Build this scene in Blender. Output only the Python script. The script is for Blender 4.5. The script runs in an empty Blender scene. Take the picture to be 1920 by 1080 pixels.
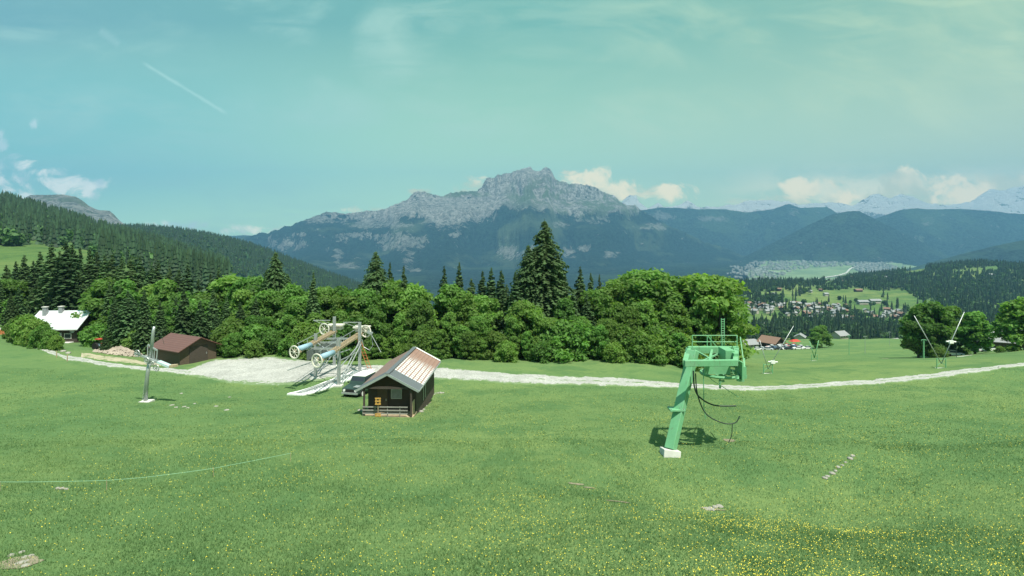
import bpy, math, random
import numpy as np
from math import sin, cos, pi, radians
from mathutils import Vector, Matrix

C = bpy.context.scene.collection
sc = bpy.context.scene
F = 1100.0; HOR = 440.0; CZ = 15.0          # focal length and horizon in pixels of the 1920 wide photograph, camera height

# ------------------------------------------------------------------ camera
cam = bpy.data.cameras.new('camera'); co = bpy.data.objects.new('camera', cam); C.objects.link(co)
cam.sensor_width = 36; cam.lens = 36*F/1920; cam.shift_y = -(540-HOR)/1920
cam.clip_start = .5; cam.clip_end = 60000
co.location = (0, 0, CZ); co.rotation_euler = (pi/2, 0, 0)
sc.camera = co
sc.view_settings.view_transform = 'Standard'; sc.view_settings.look = 'None'
sc.view_settings.exposure = 0.9; sc.view_settings.gamma = 1
sc.cycles.use_denoising = True
sc.cycles.max_bounces = 6; sc.cycles.diffuse_bounces = 2; sc.cycles.glossy_bounces = 2
sc.cycles.transmission_bounces = 3; sc.cycles.volume_bounces = 0; sc.cycles.transparent_max_bounces = 6
sc.cycles.use_adaptive_sampling = False

# ------------------------------------------------------------------ node helpers
class NT:
    def __init__(s, tree): s.t = tree; s.n = tree.nodes; s.l = tree.links
    def set(s, sock, v):
        if v is None: return
        if hasattr(v, 'is_output') or isinstance(v, bpy.types.NodeSocket): s.l.new(v, sock)
        elif isinstance(v, (tuple, list)) and len(v) == 3 and sock.type == 'RGBA': sock.default_value = (*v, 1)
        else: sock.default_value = v
    def math(s, op, a, b=None, c=None, clamp=False):
        n = s.n.new('ShaderNodeMath'); n.operation = op; n.use_clamp = clamp
        for i, v in enumerate((a, b, c)): s.set(n.inputs[i], v)
        return n.outputs[0]
    def mix(s, f, a, b, bt='MIX'):
        n = s.n.new('ShaderNodeMix'); n.data_type = 'RGBA'; n.blend_type = bt
        s.set(n.inputs[0], f); s.set(n.inputs[6], a); s.set(n.inputs[7], b); return n.outputs[2]
    def noise(s, vec, scale, detail=4, rough=.55, dist=0.0):
        n = s.n.new('ShaderNodeTexNoise'); s.set(n.inputs['Vector'], vec)
        n.inputs['Scale'].default_value = scale; n.inputs['Detail'].default_value = detail
        n.inputs['Roughness'].default_value = rough; n.inputs['Distortion'].default_value = dist
        return n.outputs[0]
    def ramp(s, f, a, b, lo=0.0, hi=1.0, smooth=True):
        n = s.n.new('ShaderNodeMapRange'); n.interpolation_type = 'SMOOTHSTEP' if smooth else 'LINEAR'
        s.set(n.inputs[0], f)
        for i, v in enumerate((a, b, lo, hi)): n.inputs[i+1].default_value = v
        return n.outputs[0]
    def comb(s, x, y, z=0.0):
        n = s.n.new('ShaderNodeCombineXYZ'); s.set(n.inputs[0], x); s.set(n.inputs[1], y); s.set(n.inputs[2], z); return n.outputs[0]
    def sep(s, v):
        n = s.n.new('ShaderNodeSeparateXYZ'); s.l.new(v, n.inputs[0]); return n.outputs
    def scale(s, v, xyz):
        n = s.n.new('ShaderNodeVectorMath'); n.operation = 'MULTIPLY'; s.l.new(v, n.inputs[0]); n.inputs[1].default_value = xyz; return n.outputs[0]
    def attr(s, name):
        n = s.n.new('ShaderNodeAttribute'); n.attribute_name = name; return n.outputs['Fac']
    def pos(s):
        return s.n.new('ShaderNodeNewGeometry').outputs['Position']
    def objco(s):
        return s.n.new('ShaderNodeTexCoord').outputs['Object']
    def rnd(s):
        return s.n.new('ShaderNodeObjectInfo').outputs['Random']
    def bump(s, h, strength=.3, dist=.1):
        n = s.n.new('ShaderNodeBump'); n.inputs['Strength'].default_value = strength; n.inputs['Distance'].default_value = dist
        s.l.new(h, n.inputs['Height']); return n.outputs[0]

def mat(name):
    m = bpy.data.materials.new(name); m.use_nodes = True; t = NT(m.node_tree)
    b = t.n['Principled BSDF']; b.inputs['Specular IOR Level'].default_value = .25
    return m, t, b

# ------------------------------------------------------------------ world: daylight sky, thin cirrus and distant cumulus
SUN_EL, SUN_AZ = radians(64), radians(148)      # azimuth to the right of the view direction
w = bpy.data.worlds.new('World'); sc.world = w; w.use_nodes = True
W = NT(w.node_tree); bg = W.n['Background']
sky = W.n.new('ShaderNodeTexSky'); sky.sky_type = 'NISHITA'; sky.sun_disc = False
sky.sun_elevation = SUN_EL; sky.sun_rotation = SUN_AZ; sky.altitude = 1200
tc = W.n.new('ShaderNodeTexCoord').outputs['Generated']
sx, sy, sz = W.sep(tc)
yy = W.math('MAXIMUM', W.math('ABSOLUTE', sy), .12)
U = W.math('DIVIDE', sx, yy); V = W.math('DIVIDE', sz, yy)
def upx(p): return (p-960)/F
def vpy(p): return (HOR-p)/F
el = W.ramp(V, .02, .36, smooth=False)
az = W.ramp(U, -.9, .9, smooth=False)
hzm = W.ramp(U, -.9, 0, smooth=False)
hz = W.mix(hzm, (.42, .70, .43), (.43, .62, .34)); hz = W.mix(W.ramp(U, 0, .9, smooth=False), hz, (.50, .52, .28))
top = W.mix(hzm, (.110, .255, .270), (.110, .29, .225)); top = W.mix(W.ramp(U, .1, .9, smooth=False), top, (.22, .35, .215))
base = W.mix(W.ramp(el, 0, 1, smooth=False), hz, top)
blue = W.math('MULTIPLY', W.ramp(U, -.1, -.8), W.math('MULTIPLY', W.ramp(V, .0, .12), W.ramp(V, .36, .2)))
base = W.mix(W.math('MULTIPLY', blue, .55), base, (.075, .31, .33))
nis = W.mix(1.0, sky.outputs[0], (.06, .08, .06), 'MULTIPLY')
base = W.mix(.12, base, nis)
# cirrus
cv = W.comb(U, W.math('MULTIPLY', V, 2.6))
ci = W.noise(cv, 2.3, 8, .55, 1.2); ci2 = W.noise(W.comb(U, W.math('MULTIPLY', V, 5.0), 7.0), 5, 6, .6, .8)
cir = W.math('MULTIPLY', W.ramp(ci, .42, .66), W.ramp(ci2, .32, .62))
cir = W.math('MULTIPLY', cir, .46)
cirr = W.mix(W.ramp(U, -.5, .7), (.27, .43, .37), (.42, .50, .29))
base = W.mix(cir, base, cirr)
def blob(px, py, rx, ry):
    a = W.math('DIVIDE', W.math('SUBTRACT', U, upx(px)), rx/F); b = W.math('DIVIDE', W.math('SUBTRACT', V, vpy(py)), ry/F)
    r2 = W.math('ADD', W.math('MULTIPLY', a, a), W.math('MULTIPLY', b, b))
    return W.math('SUBTRACT', 1.0, r2)
def blobs(L):
    o = None
    for q in L:
        b = blob(*q); o = b if o is None else W.math('SMOOTH_MAX', o, b, .15)
    return W.math('MAXIMUM', o, -1.5)
wisp = blobs([(560, 205, 170, 55), (600, 185, 40, 45), (110, 200, 120, 50), (720, 90, 60, 90), (1210, 230, 150, 60), (1700, 190, 240, 90), (1860, 60, 200, 90), (1290, 60, 160, 70)])
wn = W.noise(W.comb(W.math('ADD', U, W.math('MULTIPLY', V, .8)), W.math('MULTIPLY', V, 1.7), 3.0), 6, 8, .6, .6)
wm = W.math('MULTIPLY', W.ramp(wisp, -.4, 1.0), W.ramp(wn, .3, .72))
base = W.mix(W.math('MULTIPLY', wm, .5), base, cirr)
# contrail
def seg(x0, y0, x1, y1, wd):
    ax, ay, bx_, by_ = upx(x0), vpy(y0), upx(x1), vpy(y1); dx, dy = bx_-ax, by_-ay; L2 = dx*dx+dy*dy; L = L2**.5
    pu = W.math('SUBTRACT', U, ax); pv = W.math('SUBTRACT', V, ay)
    t = W.math('DIVIDE', W.math('ADD', W.math('MULTIPLY', pu, dx), W.math('MULTIPLY', pv, dy)), L2)
    d = W.math('ABSOLUTE', W.math('DIVIDE', W.math('SUBTRACT', W.math('MULTIPLY', pu, dy), W.math('MULTIPLY', pv, dx)), L))
    d = W.math('ADD', d, W.math('MULTIPLY', W.math('SUBTRACT', W.noise(cv, 30, 3), .5), .006))
    e = W.math('MULTIPLY', W.ramp(t, 0, .12), W.ramp(t, 1.0, .9))
    return W.math('MULTIPLY', W.ramp(d, wd/F, 0), e)
base = W.mix(W.math('MULTIPLY', seg(262, 114, 430, 216, 5), .32), base, (.42, .58, .52))
base = W.mix(W.math('MULTIPLY', seg(185, 55, 225, 85, 12), .18), base, (.36, .5, .48))
# cumulus
cn = W.noise(W.comb(U, W.math('MULTIPLY', V, 1.25), 1.0), 15, 10, .66, .5)
cn3 = W.noise(W.comb(U, V, 2.0), 9, 3, .5)
cb = blobs([(885, 348, 42, 20), (1068, 330, 32, 24), (1120, 334, 40, 34), (1165, 354, 60, 24), (1250, 366, 54, 22),
            (1510, 352, 50, 26), (1545, 345, 40, 18), (1480, 372, 60, 16), (1695, 334, 46, 34), (1745, 345, 70, 32), (1610, 372, 110, 24), (1800, 366, 110, 26),
            (1890, 352, 70, 34), (560, 408, 60, 14), (480, 430, 90, 14), (360, 420, 70, 12), (6, 350, 56, 34), (28, 306, 42, 20), (105, 350, 100, 34), (40, 352, 70, 40), (2, 263, 22, 26), (110, 325, 30, 12),
            (62, 232, 12, 12), (72, 324, 26, 10), (792, 358, 22, 7), (1400, 378, 70, 8), (700, 392, 60, 10)])
cd = W.math('ADD', W.math('SUBTRACT', cb, .18), W.math('MULTIPLY', W.math('SUBTRACT', cn, .5), 7.5))
cmask = W.ramp(cd, .0, 1.15)
shade = W.ramp(cn3, .35, .6, .35, .95)
cc = W.mix(W.ramp(shade, .45, .85), (.55, .52, .28), (1.0, .78, .42))
ccl = W.mix(W.ramp(shade, .45, .85), (.42, .52, .50), (.95, .88, .72))
cc = W.mix(W.ramp(U, -.6, -.2), ccl, cc)
bank = W.math('MULTIPLY', W.math('MULTIPLY', W.ramp(V, .025, .05), W.ramp(V, .13, .07)), W.math('MULTIPLY', W.ramp(U, .3, .55), W.ramp(W.noise(W.comb(U, W.math('MULTIPLY', V, 2.4), 4.0), 9, 9, .62), .36, .58)))
base = W.mix(W.math('MULTIPLY', bank, .85), base, (.85, .74, .44))
base = W.mix(W.math('MULTIPLY', cmask, .9), base, cc)
base = W.mix(W.ramp(sz, 0, -.1), base, (.10, .16, .09))
W.l.new(base, bg.inputs[0]); bg.inputs[1].default_value = 1.0

sun = bpy.data.lights.new('sun', 'SUN'); sun.energy = 4.2; sun.angle = radians(.6); sun.color = (1, .95, .84)
so = bpy.data.objects.new('sun', sun); C.objects.link(so)
sd = Vector((sin(SUN_AZ)*cos(SUN_EL), cos(SUN_AZ)*cos(SUN_EL), sin(SUN_EL)))
so.rotation_euler = sd.to_track_quat('Z', 'Y').to_euler(); so.location = (0, 0, 200)

# ------------------------------------------------------------------ numeric helpers
rs = np.random.RandomState(7); random.seed(7)
def P(px, py, d): return ((px-960)/F*d, d, CZ-(py-HOR)/F*d)
def vnoise(p, seed=0):
    i = np.floor(p).astype(np.int64); f = p-i; f = f*f*f*(f*(f*6-15)+10)
    def h(ix):
        v = ix[..., 0]*374761393 + seed*1013904223
        if ix.shape[-1] > 1: v = v + ix[..., 1]*668265263
        if ix.shape[-1] > 2: v = v + ix[..., 2]*2147483647
        v = (v ^ (v >> 13))*1274126177; v = v ^ (v >> 16)
        return (v & 0xffff)/65535.0
    D = p.shape[-1]; out = 0
    for k in range(2**D):
        o = np.array([(k >> j) & 1 for j in range(D)]); wgt = 1
        for j in range(D): wgt = wgt*(f[..., j] if o[j] else 1-f[..., j])
        out = out + wgt*h(i+o)
    return out
def fbm(p, oct=5, seed=0, gain=.5, ridged=False):
    a, s, out = 1.0, 0.0, 0
    for k in range(oct):
        n = vnoise(p*2**k, seed+k*17)
        if ridged: n = 1-np.abs(2*n-1)
        out = out+a*n; s += a; a *= gain
    return out/s

def link(o, parent=None):
    C.objects.link(o)
    if parent: o.parent = parent
    return o
def mesh_np(name, verts, faces, mats=(), parent=None, attrs=None, fmat=None, smooth=False):
    verts = np.asarray(verts, dtype=np.float32).reshape(-1, 3); faces = np.asarray(faces, dtype=np.int32)
    k = faces.shape[1]; me = bpy.data.meshes.new(name)
    me.vertices.add(len(verts)); me.vertices.foreach_set('co', verts.ravel())
    me.loops.add(faces.size); me.loops.foreach_set('vertex_index', faces.ravel())
    me.polygons.add(len(faces)); me.polygons.foreach_set('loop_start', np.arange(0, faces.size, k, dtype=np.int32))
    me.polygons.foreach_set('loop_total', np.full(len(faces), k, dtype=np.int32))
    if fmat is not None: me.polygons.foreach_set('material_index', np.asarray(fmat, dtype=np.int32))
    me.polygons.foreach_set('use_smooth', np.full(len(faces), smooth))
    for a, v in (attrs or {}).items():
        at = me.attributes.new(a, 'FLOAT', 'POINT'); at.data.foreach_set('value', np.asarray(v, dtype=np.float32).ravel())
    for m in mats: me.materials.append(m)
    me.update(calc_edges=True)
    return link(bpy.data.objects.new(name, me), parent)
def grid_faces(nr, nc):
    a = np.arange(nr*nc).reshape(nr, nc)
    return np.stack([a[:-1, :-1], a[:-1, 1:], a[1:, 1:], a[1:, :-1]], -1).reshape(-1, 4)
def tag(o, label=None, cat=None, group=None, kind=None):
    if label: o['label'] = label
    if cat: o['category'] = cat
    if group: o['group'] = group
    if kind: o['kind'] = kind
    return o
def empty(name, loc, rz=0.0, label=None, cat=None, group=None):
    o = bpy.data.objects.new(name, None); o.empty_display_size = .3; C.objects.link(o)
    o.location = loc; o.rotation_euler = (0, 0, rz); return tag(o, label, cat, group)

class MB:                                   # collects simple shapes into one mesh
    def __init__(s): s.v = []; s.f = []; s.m = []
    def add(s, vs, fs, mi=0):
        b = len(s.v); s.v += [tuple(v) for v in vs]; s.f += [tuple(b+i for i in f) for f in fs]; s.m += [mi]*len(fs); return s
    def box(s, c, size, rot=None, mi=0):
        hx, hy, hz_ = size[0]/2, size[1]/2, size[2]/2; R = rot if rot is not None else Matrix.Identity(3); c = Vector(c)
        vs = [c+R@Vector((x*hx, y*hy, z*hz_)) for z in (-1, 1) for x, y in ((-1, -1), (1, -1), (1, 1), (-1, 1))]
        return s.add(vs, [(3, 2, 1, 0), (4, 5, 6, 7), (0, 1, 5, 4), (1, 2, 6, 5), (2, 3, 7, 6), (3, 0, 4, 7)], mi)
    def beam(s, p, q, wd, ht, mi=0):
        p, q = Vector(p), Vector(q); d = (q-p); L = d.length; d.normalize()
        up = Vector((0, 0, 1)) if abs(d.z) < .97 else Vector((0, 1, 0))
        x = d.cross(up).normalized(); z = x.cross(d).normalized()
        R = Matrix((x, d, z)).transposed(); return s.box((p+q)/2, (wd, L, ht), R, mi)
    def tube(s, pts, r, n=8, mi=0, caps=True):
        pts = [Vector(p) for p in pts]; rr = r if isinstance(r, (list, tuple)) else [r]*len(pts); b = len(s.v); prev = None
        for i, p in enumerate(pts):
            d = (pts[min(i+1, len(pts)-1)]-pts[max(i-1, 0)]).normalized()
            if prev is None: x = d.orthogonal().normalized()
            else: x = (prev-d*prev.dot(d)).normalized()
            prev = x; y = d.cross(x)
            for k in range(n): a = 2*pi*k/n; s.v.append(tuple(p+(x*cos(a)+y*sin(a))*rr[i]))
        for i in range(len(pts)-1):
            for k in range(n): s.f.append((b+i*n+k, b+i*n+(k+1) % n, b+(i+1)*n+(k+1) % n, b+(i+1)*n+k)); s.m.append(mi)
        if caps:
            s.f.append(tuple(b+k for k in reversed(range(n)))); s.m.append(mi)
            e = b+(len(pts)-1)*n; s.f.append(tuple(e+k for k in range(n))); s.m.append(mi)
        return s
    def ring(s, c, axis, R, r, n=24, mi=0):
        c = Vector(c); a = Vector(axis).normalized(); x = a.orthogonal().normalized(); y = a.cross(x)
        b = len(s.v); m = 6
        for i in range(n):
            t = 2*pi*i/n; o = x*cos(t)+y*sin(t)
            for k in range(m): u = 2*pi*k/m; s.v.append(tuple(c+o*(R+r*cos(u))+a*r*sin(u)))
        for i in range(n):
            for k in range(m): s.f.append((b+i*m+k, b+((i+1) % n)*m+k, b+((i+1) % n)*m+(k+1) % m, b+i*m+(k+1) % m)); s.m.append(mi)
        return s
    def build(s, name, mats, parent=None, smooth=False, bevel=0):
        me = bpy.data.meshes.new(name); me.from_pydata(s.v, [], s.f)
        for m in (mats if isinstance(mats, (list, tuple)) else [mats]): me.materials.append(m)
        me.polygons.foreach_set('material_index', s.m)
        if smooth: me.polygons.foreach_set('use_smooth', [True]*len(s.f))
        me.update(); o = link(bpy.data.objects.new(name, me), parent)
        if bevel:
            b = o.modifiers.new('bevel', 'BEVEL'); b.width = bevel; b.segments = 2; b.limit_method = 'ANGLE'
        return o

def rbf(pts):                               # thin plate spline through (px, py, d), in (px, log d)
    A = np.array(pts, float); X = np.stack([A[:, 0]/260.0, np.log(A[:, 2])*2.2], 1); Y = A[:, 1]; n = len(X)
    def phi(r2): return .5*r2*np.log(r2+1e-9)
    K = phi(((X[:, None]-X[None])**2).sum(-1))+np.eye(n)*.02; Pm = np.c_[np.ones(n), X]
    M = np.block([[K, Pm], [Pm.T, np.zeros((3, 3))]]); s = np.linalg.solve(M, np.r_[Y, 0, 0, 0])
    def f(px, d):
        px, d = np.broadcast_arrays(np.asarray(px, float), np.asarray(d, float))
        Q = np.stack([px.ravel()/260.0, np.log(d.ravel())*2.2], 1); out = np.zeros(len(Q))
        for i in range(0, len(Q), 20000):
            q = Q[i:i+20000]; out[i:i+20000] = phi(((q[:, None]-X[None])**2).sum(-1))@s[:n]+s[n]+q@s[n+1:]
        return out.reshape(px.shape)
    return f

# ------------------------------------------------------------------ near ground
ctl = []
def plane(d): return HOR+F*(.141+7.5/d)
for px in (-900, -500, 0, 300, 600, 960, 1300, 1600, 1920, 2500, 2900):
    for d in (7, 12, 17, 24, 33): ctl.append((px, plane(d), d))
for px in (300, 480, 620, 740, 960, 1200, 1440): ctl += [(px, plane(45), 45)]
for px in (640, 700, 760, 820): ctl += [(px, plane(56)+2, 56)]
ctl += [(0, 796, 42), (-900, 770, 45), (1700, 785, 46), (1920, 775, 48), (2500, 740, 52), (0, 716, 60), (0, 664, 82), (150, 725, 58), (270, 753, 51.6), (200, 694, 70), (1920, 715, 62), (-500, 640, 90)]
road = [  # px, lower py, lower d, upper py, upper d
    (-160, 596, 128, 588, 134), (-60, 607, 114, 598, 122), (0, 621, 103, 612, 109), (30, 638, 94, 628, 99), (74, 658, 84.8, 648, 89), (126, 677, 77, 666, 81), (163, 681, 74.4, 671, 78),
    (237, 693, 69.6, 684, 72.4), (352, 704, 66.2, 694, 69), (400, 713, 64.4, 672, 75), (450, 721, 62.2, 666, 77.4), (500, 724, 61.6, 667, 77), (545, 722, 62, 672, 75.5), (600, 714, 64, 678, 74),
    (700, 706, 66.5, 685, 72.3), (800, 709, 65.5, 688, 71), (850, 712, 64.7, 690, 70.4), (960, 721, 62.9, 700, 68), (1100, 725, 62.8, 706, 67.2), (1250, 729, 62.3, 715, 65.6), (1440, 735, 61.9, 723, 64.5),
    (1600, 725, 63.1, 714, 65.6), (1700, 718, 63.7, 705, 66.8), (1800, 706, 65.7, 692.5, 69.2), (1920, 686.5, 70.2, 679, 72.3), (2050, 668, 77, 661, 79), (2200, 655, 84, 650, 86)]
for q in road: ctl += [(q[0], q[1], q[2]), (q[0], q[3], q[4])]
for px in (450, 600, 750, 900, 1050, 1200): ctl += [(px, 679, 76), (px, 652, 92), (px, 640, 120), (px, 690, 200), (px, 760, 430)]
ctl += [(120, 643, 103), (180, 644, 101), (60, 640, 104), (230, 664, 90), (300, 676, 84), (360, 676, 83), (0, 600, 128), (100, 622, 130), (300, 640, 130), (0, 575, 200), (200, 585, 220), (350, 610, 200), (100, 560, 300), (0, 545, 400), (300, 590, 400), (-400, 560, 200), (-500, 540, 400),
        (1320, 690, 80), (1440, 700, 73), (1600, 692, 75), (1765, 691, 72.5), (1920, 664, 90), (1440, 680, 110), (1600, 672, 110), (1732, 677, 130), (1860, 662, 130), (1380, 668, 150), (1500, 663, 230), (1640, 655, 230), (1800, 652, 200), (1920, 648, 200),
        (1350, 655, 300), (1420, 656, 300), (1500, 653, 300), (1600, 638, 380), (1660, 634, 400), (1560, 634, 400), (1450, 640, 400), (1760, 640, 300), (1900, 640, 300), (1500, 660, 520), (1700, 660, 520), (1900, 660, 520), (1380, 665, 520), (2400, 640, 150), (2400, 630, 300)]
gfun = rbf(ctl)
gn = lambda x, y: (fbm(np.stack([x*.25, y*.25], -1), 4, 3)-.5)*.5*np.clip(1, 0, 1)
def G(x, y):                                # ground height at a place
    x = np.asarray(x, float); y = np.asarray(y, float); yc = np.maximum(y, 5.0)
    z = CZ-(gfun(960+F*x/yc, yc)-HOR)/F*yc
    return z+gn(x, y)*.45-1.6*np.exp(-((x-14.5)**2/90+(y-26.5)**2/30))
def GP(px, d): x = (px-960)/F*d; return Vector((x, d, float(G(x, d))))

def green_ground(name, dark, mid, light, s=1.0, soil=True):
    m, t, b = mat(name); p = t.pos()
    n1 = t.noise(p, .035*s, 5, .6, .5); n2 = t.noise(p, .16*s, 7, .75, .4); n3 = t.noise(p, 2.6*s, 5, .75); n4 = t.noise(p, 12*s, 3, .7)
    c = t.mix(t.ramp(n1, .4, .6), mid, light); c = t.mix(t.math('MULTIPLY', t.ramp(n2, .46, .62), .8), c, dark)
    c = t.mix(t.math('MULTIPLY', t.ramp(n3, .45, .7), .6), c, dark); c = t.mix(t.math('MULTIPLY', t.ramp(n4, .5, .75), .5), c, light)
    if soil:
        n5 = t.noise(p, .22, 7, .72, .3); c = t.mix(t.math('MULTIPLY', t.ramp(n5, .70, .76), .7), c, (.26, .23, .15))
    t.set(b.inputs['Base Color'], c); b.inputs['Roughness'].default_value = .9; b.inputs['Specular IOR Level'].default_value = .1
    t.set(b.inputs['Normal'], t.bump(t.math('ADD', n3, n4), .6, .12/s)); return m
M_grass = green_ground('meadow_grass', (.074, .152, .058), (.110, .190, .070), (.155, .225, .080))
M_hill = green_ground('pasture', (.045, .10, .032), (.085, .155, .045), (.15, .20, .065), .16, False)

def terrain(name, fun, pxs, ds, m, kind='structure', noise=None, attrs=None):
    PX, D = np.meshgrid(pxs, ds); X = (PX-960)/F*D
    Z = CZ-(fun(PX, D)-HOR)/F*D if fun is not gfun else G(X, D)
    if noise is not None: Z = Z+noise(X, D)
    o = mesh_np(name, np.stack([X, D, Z], -1).reshape(-1, 3), grid_faces(*PX.shape), [m], smooth=True)
    return tag(o, kind=kind)
terrain('meadow', gfun, np.concatenate([np.arange(-1500, -100, 40), np.arange(-100, 2020, 6), np.arange(2020, 3500, 40)]),
        np.concatenate([[3, 5], np.geomspace(7, 130, 300), np.geomspace(131.5, 520, 60)]), M_grass)

# ------------------------------------------------------------------ gravel track and yard
m, t, b = mat('gravel'); p = t.pos()
n1 = t.noise(p, .5, 6, .7); n2 = t.noise(p, 6, 6, .8); n3 = t.noise(p, 25, 2, .8); n4 = t.noise(p, 1.3, 4, .7, .6)
c = t.mix(t.ramp(n1, .35, .65), (.36, .365, .35), (.50, .50, .48)); c = t.mix(t.ramp(n2, .4, .7), c, (.17, .17, .15)); c = t.mix(t.math('MULTIPLY', t.ramp(n3, .45, .75), .5), c, (.42, .42, .40))
c = t.mix(t.math('MULTIPLY', t.ramp(t.math('ADD', n4, t.math('MULTIPLY', t.attr('verge'), .45)), .66, .78), .85), c, (.11, .19, .06))
t.set(b.inputs['Base Color'], c); b.inputs['Roughness'].default_value = .95; t.set(b.inputs['Normal'], t.bump(n2, .5, .05)); M_gravel = m
def strip(name, rows, m, lift=.05, na=10, nl=500, rag=.35, kind='structure'):
    A = np.array(rows, float); s = np.linspace(A[0, 0], A[-1, 0], nl); idx = A[:, 0]
    def it(k): return np.interp(s, idx, A[:, k])
    lo_d, up_d = it(2), it(4); x0 = (s-960)/F*lo_d; x1 = (s-960)/F*up_d
    nz = (fbm(np.stack([s*.06, s*0], -1), 5, 5, .65)-.5)*rag*4; nz2 = (fbm(np.stack([s*.06, s*0+9], -1), 5, 6, .65)-.5)*rag*4
    lo_d = lo_d+nz; up_d = up_d+nz2
    tt = np.linspace(0, 1, na)[:, None]; X = x0*(1-tt)+x1*tt; Y = lo_d*(1-tt)+up_d*tt
    Z = G(X, Y)+lift; Z[0] -= lift*1.6; Z[-1] -= lift*1.6
    ver = np.abs(tt*2-1)**4+0*X+np.clip(1-np.abs(tt*2-1)/.28, 0, 1)*.62*np.clip((6.5-(up_d-lo_d))/2, 0, 1)
    return tag(mesh_np(name, np.stack([X, Y, Z], -1).reshape(-1, 3), grid_faces(na, nl), [m], attrs={'verge': ver}, smooth=True), kind=kind)
strip('gravel_track', road, M_gravel, .07, 22, 900)
m, t, b = mat('pale_earth'); p = t.pos(); n2 = t.noise(p, .8, 7, .75)
t.set(b.inputs['Base Color'], t.mix(t.ramp(t.math('ADD', n2, t.math('MULTIPLY', t.attr('verge'), .35)), .5, .66), (.42, .37, .27), (.09, .17, .045))); b.inputs['Roughness'].default_value = .95; M_earth = m
strip('yard_path', [(150, 671, 78, 663, 84), (175, 676, 77, 660, 84), (215, 682, 74.5, 664, 83), (260, 686, 72.5, 672, 80), (300, 689, 71.2, 680, 76)], M_earth, .06, 8, 60, .5)
def patch(name, px, d, rx, ry, m, seed, lift=.05, kind='structure'):
    cx = (px-960)/F*d; n = 40; V_ = [(cx, d, float(G(cx, d))+lift)]; Fc = []
    for i in range(n):
        a = 2*pi*i/n; r = .6+.7*float(fbm(np.array([[cos(a)*1.5+seed, sin(a)*1.5]]), 4, seed)[0]); x, y = cx+rx*r*cos(a), d+ry*r*sin(a)
        V_.append((x, y, float(G(x, y))+lift*.5)); Fc.append((0, 1+i, 1+(i+1) % n))
    me = bpy.data.meshes.new(name); me.from_pydata(V_, [], Fc); me.materials.append(m)
    me.attributes.new('verge', 'FLOAT', 'POINT').data.foreach_set('value', [0]+[1]*n)
    return tag(link(bpy.data.objects.new(name, me)), kind=kind)

# ------------------------------------------------------------------ far land
def mnt_mat(name, forest, rock, alp, snow=0.0, s=1.0):
    m, t, b = mat(name); p = t.pos(); ps = t.scale(p, (s, s, s)); pv = t.scale(p, (s, s, s*.45))
    n1 = t.noise(ps, .0045, 9, .72, .5); n2 = t.noise(pv, .02, 6, .75, .6); n3 = t.noise(ps, .03, 6, .8); n4 = t.noise(ps, .0012, 4, .6)
    n1 = t.ramp(n1, .32, .68, smooth=False); n2 = t.ramp(n2, .32, .68, smooth=False); n3 = t.ramp(n3, .3, .7, smooth=False)
    r = t.attr('rock'); a = t.attr('alp')
    fc = t.mix(t.ramp(n3, .35, .65), tuple(.4*q for q in forest), tuple(1.5*q for q in forest))
    fc = t.mix(t.math('MULTIPLY', t.ramp(n4, .5, .62), .55), fc, alp)
    rc = t.mix(t.ramp(n2, .38, .62), tuple(.48*q for q in rock), rock); rc = t.mix(t.math('MULTIPLY', t.ramp(n3, .5, .7), .5), rc, tuple(min(1, 1.4*q) for q in rock))
    rc = t.mix(t.math('MULTIPLY', t.ramp(n1, .42, .62), a), rc, alp)
    f = t.ramp(t.math('ADD', r, t.math('MULTIPLY', t.math('SUBTRACT', t.math('ADD', t.math('MULTIPLY', n1, .6), t.math('MULTIPLY', n2, .4)), .5), 1.7)), .42, .58)
    rc = t.mix(t.ramp(r, .72, .95), tuple(.62*q for q in rock), rc) if False else rc; c = t.mix(t.math('MULTIPLY', f, t.ramp(r, .45, .95, .55, 1.0)), fc, rc)
    sn = t.ramp(t.math('ADD', t.attr('snow'), t.math('MULTIPLY', t.math('SUBTRACT', t.math('ADD', t.math('MULTIPLY', n1, .6), t.math('MULTIPLY', n3, .4)), .5), 1.3)), .48, .56)
    c = t.mix(sn, c, (.85, .86, .86))
    t.set(b.inputs['Base Color'], c); b.inputs['Roughness'].default_value = .95; b.inputs['Specular IOR Level'].default_value = .05
    t.set(b.inputs['Normal'], t.bump(t.math('ADD', t.math('ADD', t.math('MULTIPLY', n2, .8), t.math('MULTIPLY', n3, .4)), t.math('MULTIPLY', n1, 1.6)), 1.0, 60/s)); return m
FOR = (.024, .052, .036)
M_rock = mnt_mat('limestone_massif', FOR, (.50, .49, .45), (.17, .23, .12))
M_blue = mnt_mat('wooded_mountain', (.036, .070, .052), (.32, .32, .30), (.10, .17, .08))
M_snow = mnt_mat('snowy_peaks', (.03, .06, .05), (.22, .23, .24), (.08, .12, .07))

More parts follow.
